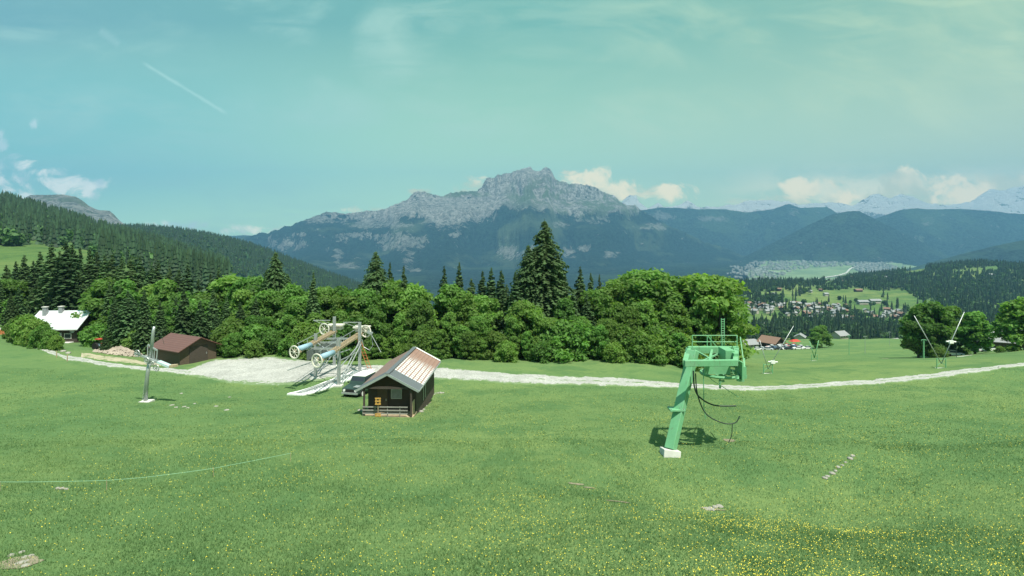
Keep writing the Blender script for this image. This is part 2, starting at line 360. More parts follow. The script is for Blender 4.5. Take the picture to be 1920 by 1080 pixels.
def mountain(name, ridge, base_py, d0, d1, m, cols=400, rows=90, disp=120, seed=1, rocks=(), cut=None, alps=(), snow=None, jag=3.0, back=.35, pw=1.0, steep=None):
    R = np.array(ridge, float); px = np.linspace(R[0, 0], R[-1, 0], cols); ry = np.interp(px, R[:, 0], R[:, 1])
    ry = ry+(fbm(np.stack([px*.045, px*0+seed], -1), 6, seed, .72)-.5)*jag*2
    s = np.linspace(0, 1, rows)[:, None]; by = np.interp(px, [q[0] for q in base_py], [q[1] for q in base_py])
    PY = by*(1-s)+ry*s; sp = s**pw
    D = d0+(d1-d0)*sp+0*PY
    if steep:                               # cliff bands: (py from, py to) where the depth hardly grows
        lo = np.ones_like(PY)
        for a, bnd in steep: lo = lo*(1-.72*np.exp(-((PY-(a+bnd)/2-10*(fbm(np.stack([px*.02, px*0+a], -1), 4, seed)-.5)[None])/((a-bnd)*.55))**4))
        g = np.cumsum(lo, 0); g = (g-g[0])/(g[-1]-g[0]); D = d0+(d1-d0)*g
    PX = px+0*PY; X = (PX-960)/F*D; Z = CZ-(PY-HOR)/F*D
    D = D+(fbm(np.stack([px*.012, px*0+seed*3.3], -1), 5, seed+9)-.5)[None]*(d1-d0)*.9*(1-s)**1.3
    X = (PX-960)/F*D; Z = CZ-(PY-HOR)/F*D
    q = np.stack([X, Z*.35, D*.3], -1)
    nz = fbm(q/1400.0, 7, seed, .55, True)-.55; nz2 = fbm(np.stack([X, Z*.15], -1)/260.0, 5, seed+5, .6)-.5
    env = np.clip(s*6, 0, 1)*(1-s**5)
    Dn = D+(nz*disp*5.5+nz2*disp*2.2)*env
    X = (PX-960)/F*Dn*.5+X*.5; Y = Dn
    nb = 8; bs = np.linspace(0, 1, nb+1)[1:, None]
    XB = X[-1]*(1+bs*.1); YB = Y[-1]+(d1-d0)*back*bs*2; ZB = Z[-1]-(Z[-1]-Z[0])*bs*1.0
    X, Y, Zf = np.vstack([X, XB]), np.vstack([Y, YB]), np.vstack([Z, ZB])
    def masks(L):
        o = np.zeros_like(PY)
        for (cx, cy, rx, ry_) in L: o = np.maximum(o, 1-(((PX-cx)/rx)**2+((PY-cy)/ry_)**2)*.55)
        return np.clip(o, 0, 1)
    rock = masks(rocks)*.66
    if cut is not None:
        cy = np.interp(px, [a[0] for a in cut], [a[1] for a in cut]); rock = np.maximum(rock, np.clip((cy+14*(fbm(np.stack([px*.035, px*0+3.3], -1), 5, 8, .6)-.5)*2-PY)/26+.5, 0, 1)*.92)
    alp = masks(alps); sn = np.zeros_like(PY)
    if snow is not None: sn = np.clip((np.interp(px, [a[0] for a in snow], [a[1] for a in snow])-PY)/16+.3, 0, .75)
    pad = lambda a: np.vstack([a, np.repeat(a[-1:], nb, 0)])
    o = mesh_np(name, np.stack([X, Y, Zf], -1).reshape(-1, 3), grid_faces(rows+nb, cols), [m], attrs={'rock': pad(rock), 'alp': pad(alp), 'snow': pad(sn)}, smooth=True)
    return tag(o, kind='structure')

mountain('massif', [(380, 470), (440, 448), (480, 440), (520, 430), (560, 415), (600, 405), (612, 398), (630, 397), (648, 401), (665, 396), (690, 394), (725, 392), (740, 385), (762, 376), (772, 363), (783, 359), (800, 361), (830, 365), (860, 358), (880, 357), (893, 360), (903, 352), (912, 335), (925, 332), (938, 328), (950, 323), (965, 321), (975, 319), (985, 315), (995, 312), (1003, 318), (1010, 322), (1016, 317), (1024, 314), (1032, 318), (1040, 332), (1055, 342), (1080, 347), (1118, 352), (1140, 361), (1155, 370), (1162, 380), (1175, 384), (1190, 383), (1200, 394), (1225, 408), (1260, 425), (1320, 452), (1400, 480), (1470, 500)],
         [(380, 560), (1470, 560)], 4300, 7600, M_rock, 760, 200, 120, 3,
         rocks=[(535, 458, 38, 14), (605, 412, 40, 10), (690, 415, 40, 14), (745, 420, 35, 9), (680, 442, 45, 7), (752, 452, 44, 22), (640, 447, 20, 10), (655, 505, 26, 14), (630, 480, 10, 16), (640, 515, 14, 8), (765, 490, 12, 18), (780, 510, 16, 8), (960, 475, 26, 14), (1070, 474, 24, 12), (1095, 468, 16, 8), (1145, 478, 18, 7), (1120, 412, 26, 8), (1050, 420, 22, 8), (560, 440, 14, 4), (1220, 425, 30, 8), (1000, 470, 14, 10), (850, 440, 14, 6)],
         cut=[(380, 300), (590, 380), (600, 402), (650, 412), (700, 418), (760, 412), (800, 420), (850, 424), (900, 418), (945, 395), (985, 385), (1020, 398), (1060, 405), (1100, 400), (1150, 403), (1190, 408), (1210, 400), (1240, 380), (1470, 300)],
         alps=[(1020, 360, 60, 26), (1090, 375, 70, 22), (1140, 385, 40, 15), (985, 372, 40, 14), (1200, 400, 50, 14), (860, 362, 60, 8), (1080, 400, 90, 12)], jag=6, steep=[(415, 392), (470, 430), (372, 325)],
         snow=[(380, 250), (960, 300), (985, 318), (1010, 312), (1020, 300), (1130, 330), (1150, 372), (1165, 372), (1190, 300), (1470, 250)])
mountain('table_mountain', [(-260, 385), (-100, 360), (0, 372), (30, 372), (45, 372), (58, 366), (90, 365), (120, 365), (140, 368), (155, 377), (166, 386), (185, 394), (205, 395), (214, 402), (224, 414), (300, 460)],
         [(-260, 470), (300, 480)], 3200, 4300, M_rock, 260, 90, 50, 9, rocks=[(110, 385, 160, 40)], cut=[(-260, 480), (300, 480)], alps=[(110, 395, 120, 26), (60, 400, 60, 20)], jag=1.5)
mountain('far_snow_range', [(1100, 420), (1160, 395), (1170, 372), (1180, 365), (1193, 366), (1198, 380), (1215, 392), (1235, 380), (1248, 388), (1270, 386), (1290, 376), (1310, 386), (1340, 388), (1380, 384), (1400, 378), (1420, 374), (1445, 376), (1470, 376), (1500, 384), (1540, 380), (1600, 385), (1632, 366), (1650, 364), (1672, 370), (1690, 362), (1705, 368), (1730, 378), (1770, 384), (1820, 378), (1842, 364), (1858, 354), (1875, 359), (1900, 352), (1920, 347), (1990, 345), (2100, 360), (2300, 380)],
         [(1100, 440), (2300, 440)], 9600, 11000, M_snow, 520, 60, 90, 21, cut=[(1100, 440), (2300, 440)], snow=[(1100, 398), (2300, 412)], jag=5)
mountain('valley_head_ridge', [(1120, 430), (1200, 395), (1240, 388), (1300, 392), (1360, 392), (1400, 398), (1450, 392), (1478, 383), (1500, 389), (1550, 388), (1570, 400), (1620, 430), (1700, 470)],
         [(1120, 520), (1700, 520)], 7600, 9200, M_blue, 300, 80, 90, 31, rocks=[(1240, 405, 30, 10), (1490, 398, 14, 8), (1340, 410, 40, 6)], jag=2)
mountain('round_wooded_mountain', [(1360, 500), (1420, 470), (1480, 440), (1520, 420), (1560, 402), (1590, 396), (1612, 396), (1640, 410), (1700, 440), (1800, 490)],
         [(1360, 530), (1800, 520)], 5900, 7000, M_blue, 260, 80, 60, 41, alps=[(1660, 435, 14, 6)], jag=1.2)
mountain('long_wooded_ridge', [(1500, 470), (1600, 425), (1640, 410), (1690, 393), (1720, 391), (1760, 393), (1800, 392), (1860, 396), (1920, 402), (2100, 410), (2400, 440)],
         [(1500, 530), (2400, 540)], 6400, 8000, M_blue, 330, 90, 80, 51, rocks=[(1740, 415, 12, 10), (1655, 438, 12, 5), (1720, 450, 14, 8)], alps=[(1740, 415, 20, 12), (1720, 450, 20, 10)], jag=1.5)
mountain('dark_shoulder', [(1640, 530), (1700, 505), (1760, 488), (1820, 472), (1870, 460), (1920, 450), (2100, 430), (2400, 420)],
         [(1640, 560), (2400, 580)], 3600, 4600, M_blue, 200, 50, 40, 61, jag=1.2)
mountain('distant_blue_ridge', [(200, 462), (300, 448), (400, 444), (440, 442), (470, 441), (520, 446), (600, 460)], [(200, 480), (600, 480)], 9000, 9800, M_blue, 120, 30, 60, 71, jag=1.5)

# valley floor with fields, towns and a pale river
m, t, b = mat('valley_fields'); p = t.pos(); n1 = t.noise(p, .004, 5, .6); n2 = t.noise(p, .02, 4, .7)
vor = t.n.new('ShaderNodeTexVoronoi'); vor.inputs['Scale'].default_value = .006; t.l.new(t.scale(p, (1, .6, 1)), vor.inputs['Vector'])
c = t.mix(t.ramp(n1, .4, .6), (.10, .16, .09), (.20, .28, .15)); c = t.mix(.45, c, t.mix(vor.outputs['Color'], (.04, .10, .04), (.20, .27, .13)))
c = t.mix(t.math('MULTIPLY', t.ramp(n2, .55, .68), .6), c, (.03, .06, .03)); t.set(b.inputs['Base Color'], c); b.inputs['Roughness'].default_value = .95
rng0 = np.random.RandomState(12)
VZ = -250.0
vz0 = lambda y: VZ-60*(12000-y)/11100
def VP(px, py): d = F*(CZ-VZ)/(py-HOR); return (px-960)/F*d, d
def vz(y): return VZ-60*(12000-y)/11100
VMAT = m
vb = [(1392, 545), (1390, 522), (1404, 510), (1398, 502), (1418, 497), (1428, 490), (1436, 483), (1462, 480), (1500, 479), (1530, 476), (1556, 480), (1585, 484), (1610, 481), (1650, 484), (1690, 488), (1730, 494), (1752, 500), (1800, 506), (1830, 520), (1840, 560), (1700, 600), (1500, 600)]
VV = [];
for i in range(len(vb)):
    a, b_ = vb[i], vb[(i+1) % len(vb)]
    for k in range(5):
        t_ = k/5; q = VP(a[0]+(b_[0]-a[0])*t_+rng0.normal()*2.2, a[1]+(b_[1]-a[1])*t_+rng0.normal()*.5); VV.append((q[0], q[1], vz(q[1])))
me = bpy.data.meshes.new('valley_floor'); me.from_pydata(VV, [], [tuple(range(len(VV)))]); me.materials.append(VMAT); tag(link(bpy.data.objects.new('valley_floor', me)), kind='structure')
tag(mesh_np('valley_woods', [(-9000, 900, VZ-85), (14000, 900, VZ-85), (14000, 9500, vz0(9500)-25), (-9000, 9500, vz0(9500)-25)], [(0, 1, 2, 3)], [M_blue]), kind='structure')
m, t, b = mat('river_stone'); b.inputs['Base Color'].default_value = (.5, .5, .45, 1); M_river = m
rv = [VP(*q) for q in [(1500, 517), (1520, 515), (1545, 510), (1570, 507), (1585, 503), (1592, 497), (1600, 494), (1640, 488)]]
V_ = []
for i, (x, y) in enumerate(rv): V_ += [(x, y-28, vz(y)+5), (x+18, y+28, vz(y)+5)]
tag(mesh_np('river', V_, [(2*i, 2*i+2, 2*i+3, 2*i+1) for i in range(len(rv)-1)], [M_river]), kind='structure')

# left hillside, second left ridge, right hand hills
hL = rbf([(-500, 610, 230), (0, 610, 230), (200, 610, 230), (430, 630, 230), (-500, 520, 330), (0, 500, 330), (150, 515, 330), (300, 530, 330), (420, 560, 330), (-500, 460, 450), (0, 482, 400), (60, 474, 430), (120, 470, 470), (160, 474, 470), (250, 500, 450), (360, 530, 430), (-500, 420, 650), (0, 440, 560), (100, 448, 600), (200, 468, 600), (330, 505, 600), (-500, 350, 900), (0, 408, 760), (100, 425, 760), (200, 450, 760), (300, 475, 760),
          (-500, 330, 1050), (-200, 350, 1050), (0, 381, 1000), (60, 398, 980), (120, 416, 960), (170, 435, 960), (220, 450, 960), (300, 470, 960), (420, 510, 900), (0, 400, 1250), (200, 475, 1250), (400, 540, 1200), (-500, 350, 1250)])
terrain('left_hillside', hL, np.arange(-500, 440, 8), np.geomspace(230, 1250, 80), M_hill)
hL2 = rbf([(50, 500, 1300), (200, 490, 1300), (350, 510, 1300), (500, 540, 1300), (640, 570, 1300), (50, 440, 2000), (200, 432, 2100), (260, 430, 2100), (300, 432, 2100), (350, 438, 2100), (400, 447, 2100), (450, 458, 2100), (500, 474, 2100), (540, 488, 2100), (580, 506, 2100), (620, 519, 2100), (660, 534, 2100), (720, 560, 2100), (200, 470, 2700), (400, 490, 2700), (700, 590, 2700), (300, 460, 1650), (450, 490, 1650), (560, 525, 1650)])
M_hill2 = green_ground('wooded_slope', (.018, .05, .022), (.024, .062, .026), (.035, .085, .03), .05, False)
terrain('wooded_ridge', hL2, np.arange(40, 740, 7), np.geomspace(1300, 2700, 60), M_hill2)
hR = rbf([(px, py, 460) for px, py in ((1300, 690), (1500, 690), (1700, 680), (1920, 670), (2300, 660))]+
         [(1380, 640, 600), (1500, 634, 650), (1600, 638, 650), (1700, 640, 650), (1900, 630, 650), (1380, 600, 850), (1450, 600, 900), (1550, 608, 900), (1640, 612, 900), (1760, 610, 850), (1920, 605, 850),
          (1380, 572, 1100), (1450, 572, 1120), (1520, 574, 1100), (1600, 583, 1080), (1680, 585, 1080), (1380, 552, 1300), (1450, 553, 1320), (1540, 556, 1300), (1640, 558, 1300), (1720, 560, 1250), (1850, 570, 1200), (1950, 570, 1200),
          (1380, 541, 1500), (1450, 536, 1520), (1500, 537, 1520), (1560, 540, 1550), (1620, 536, 1600), (1700, 535, 1550), (1800, 530, 1550), (1900, 530, 1550), (1380, 534, 1750), (1450, 530, 1750), (1530, 532, 1750), (1560, 524, 1900), (1610, 519, 2000), (1650, 516, 2000), (1700, 510, 1950), (1760, 500, 2000), (1800, 495, 2050), (1860, 495, 2050), (1920, 500, 2050), (2100, 500, 2050),
          (1380, 560, 2100), (1500, 555, 2200), (1600, 530, 2400), (1750, 525, 2500), (1900, 525, 2500), (2200, 470, 1500), (2200, 560, 900)])
terrain('right_hills', hR, np.arange(1180, 2320, 8), np.geomspace(460, 2500, 110), M_hill, noise=lambda x, y: (fbm(np.stack([x, y], -1)/90., 4, 8)-.5)*9)
def HZ(fun, x, y, nz=0): return CZ-(float(fun(960+F*x/y, y))-HOR)/F*y

# ------------------------------------------------------------------ foliage
def leaf_mat(name, col, warm, tl=.35):
    m, t, b = mat(name); a = t.attr('tint'); r = t.rnd()
    c = t.mix(a, tuple(.45*q for q in col), tuple(1.35*q for q in col)); c = t.mix(t.math('MULTIPLY', r, .6), c, warm)
    hs = t.n.new('ShaderNodeHueSaturation'); t.l.new(c, hs.inputs['Color']); t.set(hs.inputs['Value'], t.ramp(t.math('FRACT', t.math('MULTIPLY', r, 7.3)), 0, 1, .75, 1.25, False)); c = hs.outputs[0]
    t.set(b.inputs['Base Color'], c); b.inputs['Roughness'].default_value = .6; b.inputs['Specular IOR Level'].default_value = .2
    tr = t.n.new('ShaderNodeBsdfTranslucent'); t.l.new(t.mix(1.0, c, (1.25, 1.35, .6), 'MULTIPLY'), tr.inputs[0])
    mx = t.n.new('ShaderNodeMixShader'); mx.inputs[0].default_value = tl; t.l.new(b.outputs[0], mx.inputs[1]); t.l.new(tr.outputs[0], mx.inputs[2])
    t.l.new(mx.outputs[0], t.n['Material Output'].inputs[0]); return m
M_leaf = leaf_mat('broad_leaves', (.125, .265, .065), (.19, .275, .065), .52)
M_need = leaf_mat('spruce_needles', (.066, .130, .052), (.09, .140, .052), .3)
m, t, b = mat('bark'); t.set(b.inputs['Base Color'], t.mix(t.noise(t.scale(t.objco(), (1, 1, .2)), 6, 5), (.05, .04, .03), (.16, .13, .10))); M_bark = m

def leaf_quads(cen, nrm, size, rng):
    n = len(cen); a = rng.normal(size=(n, 3)); nn = nrm+rng.normal(size=(n, 3))*.55; nn /= np.linalg.norm(nn, axis=1)[:, None]
    u = np.cross(nn, a); u /= np.linalg.norm(u, axis=1)[:, None]; v = np.cross(nn, u); s = size[:, None]
    q = np.stack([cen-u*s, cen-v*s*.55+nn*s*.15, cen+u*s, cen+v*s*.55+nn*s*.15], 1)
    return q.reshape(-1, 3), np.arange(n*4).reshape(-1, 4)
def broad_crown(seed, H=12.0, R=4.4, base=2.2, nl=80, leaves=7000, ls=.24):
    rng = np.random.RandomState(seed); L = []
    for i in range(nl):
        t = rng.rand()**.8; z = base+(H-base-1.2)*t; a = rng.rand()*2*pi; env = R*math.sqrt(max(.05, 1-((t-.38)/.68)**2))*(.58+.75*float(vnoise(np.array([[cos(a)*1.6+seed*3.1, sin(a)*1.6, z*.33]]))[0])); rr = env*(.25+.66*rng.rand()**.5)
        L.append((rr*cos(a), rr*sin(a), z, (.45+.85*rng.rand()**1.5)*R/4.4))
    L.append((0, 0, H-1.4, 1.3)); L = np.array(L); k = rng.choice(len(L), leaves, p=L[:, 3]**2/(L[:, 3]**2).sum())
    d = rng.normal(size=(leaves, 3)); d /= np.linalg.norm(d, axis=1)[:, None]; d[:, 2] = np.abs(d[:, 2])*np.where(rng.rand(leaves) < .8, 1, -1)
    rad = L[k, 3]*(.62+.45*rng.rand(leaves)**.6+(rng.rand(leaves) < .12)*rng.rand(leaves)*.5); cen = L[k, :3]+d*rad[:, None]*np.array([1.1, 1.1, .8])
    cen += rng.normal(size=cen.shape)*.16
    nrm = d+np.array([0, 0, .35]); nrm /= np.linalg.norm(nrm, axis=1)[:, None]
    v, f = leaf_quads(cen, nrm, ls*(.6+.8*rng.rand(leaves)), rng); lt = rng.rand(len(L))
    tint = np.repeat(np.clip(lt[k]*.5+rng.rand(leaves)*.7-.1, 0, 1), 4); return v, f, tint, L
def spruce_crown(seed, H=20.0, R=3.9, base=.8, levels=54, nb=12, narrow=1.0, tw=1.0):
    rng = np.random.RandomState(seed); V_, T_ = [], []
    lop = rng.rand(8)*.35+.8
    for i in range(levels):
        t = (i+rng.rand()*.6)/levels; z = base+(H-base)*t; env = R*narrow*((1-t)**.78)*(.8+.3*rng.rand())*(1 if narrow < 1.3 else .86+.28*float(vnoise(np.array([[z*.55]]), seed)[0]))+.12
        for j in range(nb if t < .8 else max(5, nb-4)):
            a = 2*pi*(j+rng.rand()*.8)/nb+i*.7; zb = z; z = base+(H-base)*min(.995, t+(rng.rand()-.5)*1.5/levels); Ln = env*(.55+.62*rng.rand())*lop[int(a/(2*pi)*8) % 8]; ti = rng.rand()
            ca, sa = cos(a), sin(a); px_, py_ = -sa, ca; ns = (4 if tw == 1 else 7) if Ln > 1.2 else (2 if tw == 1 else 4); rise = .10*Ln; prev = None
            for k in range(ns+1):
                u = k/ns; r = Ln*u; zz = z+rise*u-Ln*.42*u*u; wd = tw*(.42*(1-u)+.14)*min(1.0, .35+Ln/3)*(.8+.4*rng.rand())
                cur = (r*ca, r*sa, zz, wd)
                if prev:
                    x0, y0, z0, w0 = prev; x1, y1, z1, w1 = cur
                    for s in (-1, 1):
                        o = s*(w0+rng.rand()*.25*tw); fx = (x1-x0)*.55; fy = (y1-y0)*.55; dz = .08+rng.rand()*.18
                        V_ += [(x0, y0, z0), (x1, y1, z1), (x0+px_*o+fx, y0+py_*o+fy, z0-dz)]; T_ += [ti]*3
                    dz = tw*(.3+rng.rand()*.6*min(1, Ln/2))
                    V_ += [(x0, y0, z0), (x1, y1, z1), ((x0+x1)/2+rng.normal()*.1, (y0+y1)/2+rng.normal()*.1, min(z0, z1)-dz)]; T_ += [ti*.7]*3
                prev = cur
            z = zb
    V_ += [(-.12, 0, H-1.2), (.12, 0, H-1.2), (0, 0, H+.3), (0, -.12, H-1.2), (0, .12, H-1.2), (0, 0, H+.3)]; T_ += [.5]*6
    V_ = np.array(V_); return V_, np.arange(len(V_)).reshape(-1, 3), np.array(T_)

def proto(name, crown, H, r0, limbs=None, lab='', cat='tree', grp=''):
    root = empty(name, (0, -500, 0), 0, lab, cat, grp)
    mb = MB(); mb.tube([(0, 0, -.6), (.05, .03, H*.3), (0, .05, H*.65), (0, 0, H*.95)], [r0*1.25, r0, r0*.55, .03], 7)
    if limbs is not None:
        for q in limbs[:9]: mb.tube([(0, 0, max(.8, q[2]*.45)), (q[0]*.5, q[1]*.5, q[2]*.75), (q[0], q[1], q[2])], [r0*.4, r0*.25, .03], 5)
    mb.build('trunk', M_bark, root)
    mesh_np('crown', crown[0], crown[1], [M_need if len(crown[1][0]) == 3 else M_leaf], root, {'tint': crown[2]})
    root['H'] = H; return root
SPR = []; BRO = []; BUS = []
GS, GB, GU = 'spruces of the forest behind the gravel track', 'broadleaf trees of the forest behind the gravel track', 'bushes along the forest edge'
LS, LB, LU = 'dark green spruce among the trees beyond the gravel track', 'leafy green broadleaf tree among the trees beyond the gravel track', 'round green bush at the foot of the forest beyond the gravel track'
SPR_BIG = proto('spruce_tree', spruce_crown(9, R=3.9, base=.5, levels=72, nb=19, narrow=1.35, tw=.62), 20, .26, None, LS, 'spruce', GS)
for s_, nr in ((1, 1.0), (2, .85), (3, 1.1), (4, .72)): SPR.append(proto('spruce_tree', spruce_crown(s_, narrow=nr), 20, .26, None, LS, 'spruce', GS))
for s_, R_, b_ in ((11, 4.6, 1.8), (12, 3.3, 1.0), (13, 5.4, 1.6), (14, 4.0, 2.2), (15, 3.0, .8), (16, 4.8, 1.2)):
    c_ = broad_crown(s_, R=R_, base=b_, leaves=9000, ls=.34); BRO.append(proto('broadleaf_tree', c_, 12, .22, c_[3], LB, 'broadleaf tree', GB))
for s_ in (21, 22, 23):
    c_ = broad_crown(s_, H=5.0, R=2.9, base=.2, nl=60, leaves=5200, ls=.25); BUS.append(proto('bush', c_, 5, .09, c_[3], LU, 'bush', GU))
ORD = ['leftmost', 'second', 'third', 'fourth', 'fifth', 'sixth', 'seventh', 'eighth', 'ninth', 'tenth', 'eleventh', 'twelfth', 'thirteenth', 'fourteenth', 'fifteenth', 'sixteenth', 'seventeenth', 'eighteenth', 'nineteenth', 'twentieth']
TENS = {2: 'twenty', 3: 'thirty', 4: 'forty', 5: 'fifty', 6: 'sixty'}
def ordw(i):
    if i < 20: return ORD[i]
    t_, u = divmod(i+1, 10); return (TENS[t_]+'-'+['', 'first', 'second', 'third', 'fourth', 'fifth', 'sixth', 'seventh', 'eighth', 'ninth'][u]) if u else {3: 'thirtieth', 4: 'fortieth', 5: 'fiftieth', 6: 'sixtieth'}[t_]
pend = {}
def later(o, key, tail, px): pend.setdefault((key, tail), []).append((px, o))
def finish_labels():
    for (key, tail), L in pend.items():
        L.sort(key=lambda q: q[0])
        for i, (px, o) in enumerate(L):
            o['label'] = '%s %s %s' % ('only' if len(L) == 1 else ordw(i), key, tail) if len(L) == 1 or i == 0 else '%s %s from the left %s' % (ordw(i), key, tail)
used = set()
def copy_tree(root):
    if root.name not in used: used.add(root.name); return root
    r = root.copy(); C.objects.link(r)
    for ch in root.children:
        c = ch.copy(); C.objects.link(c); c.parent = r
    return r
rng = np.random.RandomState(5)
def plant(kind, px, d, py_top, wf=1.0, label=None, group=None, var=None, zfun=None):
    if 55 < px < 185 and 99 < d < 119: d = 118+(d-99)*.3
    if px == 160 and kind == 'b': d = 128
    L = {'s': SPR, 'b': BRO, 'u': BUS}[kind]; i = int(rng.randint(len(L))) if var in (None, 'big') else var
    r = copy_tree(L[i] if var != 'big' else SPR_BIG); r['label'] = {'s': LS, 'b': LB, 'u': LU}[kind]; r['group'] = {'s': GS, 'b': GB, 'u': GU}[kind]; x = (px-960)/F*d; z = float(G(x, d)) if zfun is None else HZ(zfun, x, d); zt = CZ-(py_top-HOR)/F*d; h = max(1.5, zt-z); s = h/{'s': 20, 'b': 12, 'u': 5}[kind]
    r.location = (x, d, z-.1); ws = s*wf; r.scale = (ws, ws, s); r.rotation_euler = (0, 0, rng.rand()*6.28)
    if not label:
        zone = next(b_ for a_, b_ in ((60, 'at the left edge of the view'), (180, 'behind the white roofed house'), (290, 'between white house and brown shed'), (420, 'behind the brown shed'), (540, 'behind the gravel yard'), (700, 'behind the steel gantry'), (830, 'behind the small cabin'), (980, 'left of the tallest spruce'), (1060, 'around the tallest spruce'), (1250, 'right of the tallest spruce'), (9999, 'behind the green lift station')) if px < a_)
        row = 'front-row' if d < 84 or (px < 290 and d < 100) else 'middle-row' if d < 97 or (px < 290 and d < 115) else 'back-row'
        later(r, row+' '+{'s': 'dark spruce', 'b': 'broadleaf tree', 'u': 'bush'}[kind], zone, px)
    if label: r['label'] = label
    if group: r['group'] = group
    elif label:
        if 'group' in r: del r['group']
    return r
# single spruces one can name
for px, py, d, wf, lb in [(1021, 412, 88, 1.95, 'tallest spruce of all, towering above the treetops in front of the rocky massif'),
                         (991, 458, 87, 1.6, 'tall broad spruce touching the left side of the tallest spruce'), (1046, 476, 89, 1.5, 'full spruce touching the right side of the tallest spruce'),
                         (517, 471, 92, 1.35, 'wide spruce rising above the broadleaf trees above the pale gravel yard'), (588, 508, 84, 1.0, 'slender spruce standing alone among broadleaf crowns above the ski lift gantry'),
                         (705, 470, 88, 1.35, 'ragged tall spruce rising behind the small cabin, left of two smaller spruces'), (731, 490, 92, .9, 'narrow spruce just right of the ragged tall spruce behind the cabin'), (757, 496, 86, .9, 'small pointed spruce rightmost of the three above the cabin'),
                         (833, 497, 90, .9, 'lone pointed spruce standing right of the gap in the treetops'), (861, 490, 100, 1.0, 'hazy spruce right of the lone pointed spruce at the treetop gap'),
                         (1088, 498, 90, 1.1, 'dark pointed spruce a little right of the tallest spruce'), (1108, 510, 93, .8, 'thin small spruce left of a twin thin top, right of the tallest spruce'), (1124, 513, 93, .8, 'thin small spruce furthest right of the dark tops beside the broadleaf trees')]:
    plant('s', px, d, py, wf/1.25 if wf > 1.4 else wf, lb, var='big' if wf > 1.3 else None)
for px, py, d, wf in [(905, 503, 98, 1), (921, 500, 96, 1), (940, 505, 90, .9), (967, 506, 86, 1.1), (950, 530, 88, 1), (884, 520, 97, 1), (1075, 540, 86, 1.1), (1100, 548, 86, 1), (1140, 560, 88, 1.1),
                      (12, 500, 125, 1), (30, 492, 130, 1), (45, 486, 128, 1), (62, 494, 126, 1), (75, 480, 130, 1), (97, 462, 122, 1.1), (112, 474, 128, .9), (124, 458, 120, 1.1), (136, 462, 124, 1), (150, 470, 128, .9), (168, 472, 118, 1), (182, 476, 120, 1), (196, 482, 116, 1), (210, 478, 112, 1), (228, 488, 110, 1), (245, 492, 108, 1.1),
                      (262, 486, 112, 1), (283, 500, 105, 1.1), (296, 492, 110, .9), (318, 505, 106, 1), (335, 512, 102, 1), (352, 500, 108, 1), (372, 522, 98, 1), (395, 518, 100, 1), (410, 505, 104, .8), (432, 530, 98, 1), (470, 525, 96, 1), (250, 560, 95, 1.1), (225, 545, 98, 1.1), (330, 560, 90, 1.0), (205, 535, 102, 1), (35, 540, 112, 1.2), (70, 530, 115, 1.2), (105, 525, 115, 1.2), (150, 520, 112, 1.2), (0, 530, 118, 1.1), (500, 505, 100, 1), (540, 512, 98, 1), (215, 560, 93, 1), (240, 548, 93, 1.1), (270, 545, 90, 1), (300, 570, 86, 1), (345, 545, 88, 1), (375, 570, 86, 1), (400, 548, 88, 1), (425, 560, 86, 1), (450, 570, 84, 1.1), (405, 590, 82, 1), (480, 556, 85, 1), (60, 545, 108, 1.3), (85, 548, 108, 1.2), (130, 540, 112, 1.3), (160, 545, 111, 1.3), (180, 555, 104, 1.2), (20, 550, 110, 1.2)]:
    plant('s', px, d, py+rng.normal()*2-(6 if px < 480 else 0), wf*1.3)
# broadleaf crowns along the skyline of the wood
for px, py, d, wf in [(160, 500, 120, 1.2), (215, 510, 112, 1.1), (285, 530, 104, 1), (235, 525, 100, 1), (310, 520, 100, .9), (345, 545, 93, 1), (370, 560, 90, .9), (395, 545, 94, 1), (430, 515, 96, 1.1), (455, 540, 90, 1), (480, 515, 94, 1), (505, 545, 88, .9), (545, 530, 92, 1.1), (570, 555, 86, .9), (610, 535, 92, 1), (640, 532, 94, 1.1), (665, 545, 86, 1), (690, 540, 86, .9), (722, 520, 90, 1), (750, 525, 88, 1), (775, 530, 86, .9), (790, 558, 82, .8),
                      (845, 528, 88, 1), (870, 545, 84, .9), (905, 550, 86, 1), (985, 560, 82, .9), (1060, 560, 84, 1), (1120, 540, 88, 1), (1150, 525, 90, 1), (1172, 512, 92, 1.1), (1200, 515, 90, 1), (1225, 503, 90, 1.05), (1250, 525, 88, 1), (1275, 530, 92, 1), (1300, 525, 90, .9), (1330, 510, 88, 1.1), (1350, 540, 86, .8), (1210, 560, 82, 1), (1265, 565, 82, 1), (1180, 575, 82, .9), (1310, 570, 84, .9), (700, 575, 80, .9), (640, 580, 80, .9), (590, 585, 80, .9), (540, 590, 80, .9), (750, 585, 80, .8), (845, 580, 80, .9), (900, 590, 80, .8), (960, 595, 80, .9), (1030, 590, 80, .9), (1090, 590, 80, .9), (480, 590, 82, .9), (430, 590, 86, .9), (20, 560, 112, 1), (200, 580, 104, .9), (320, 590, 90, .8), (275, 575, 96, .8), (15, 520, 122, 1.2), (1140, 600, 79, .9)]:
    plant('b', px, d, py+rng.normal()*2, wf*(.9+.25*rng.rand()))
for px in np.arange(425, 1300, 27.0):       # the brushy front edge of the wood
    if 640 < px < 650: continue
    top = 640+rng.normal()*9-(8 if px > 900 else 0)
    if rng.rand() < .4: plant('b', px+rng.normal()*8, 77.5+rng.rand()*2, top-8-14*rng.rand(), .8+.3*rng.rand())
    else: plant('u', px+rng.normal()*8, 76+rng.rand()*3, (top if px < 1240 else top+8)+rng.normal()*6, .8+.4*rng.rand())
for px in np.arange(440, 1290, 38.0): plant('u', px+rng.normal()*8, 79+rng.rand()*2, 612+rng.normal()*10, .9+.2*rng.rand())
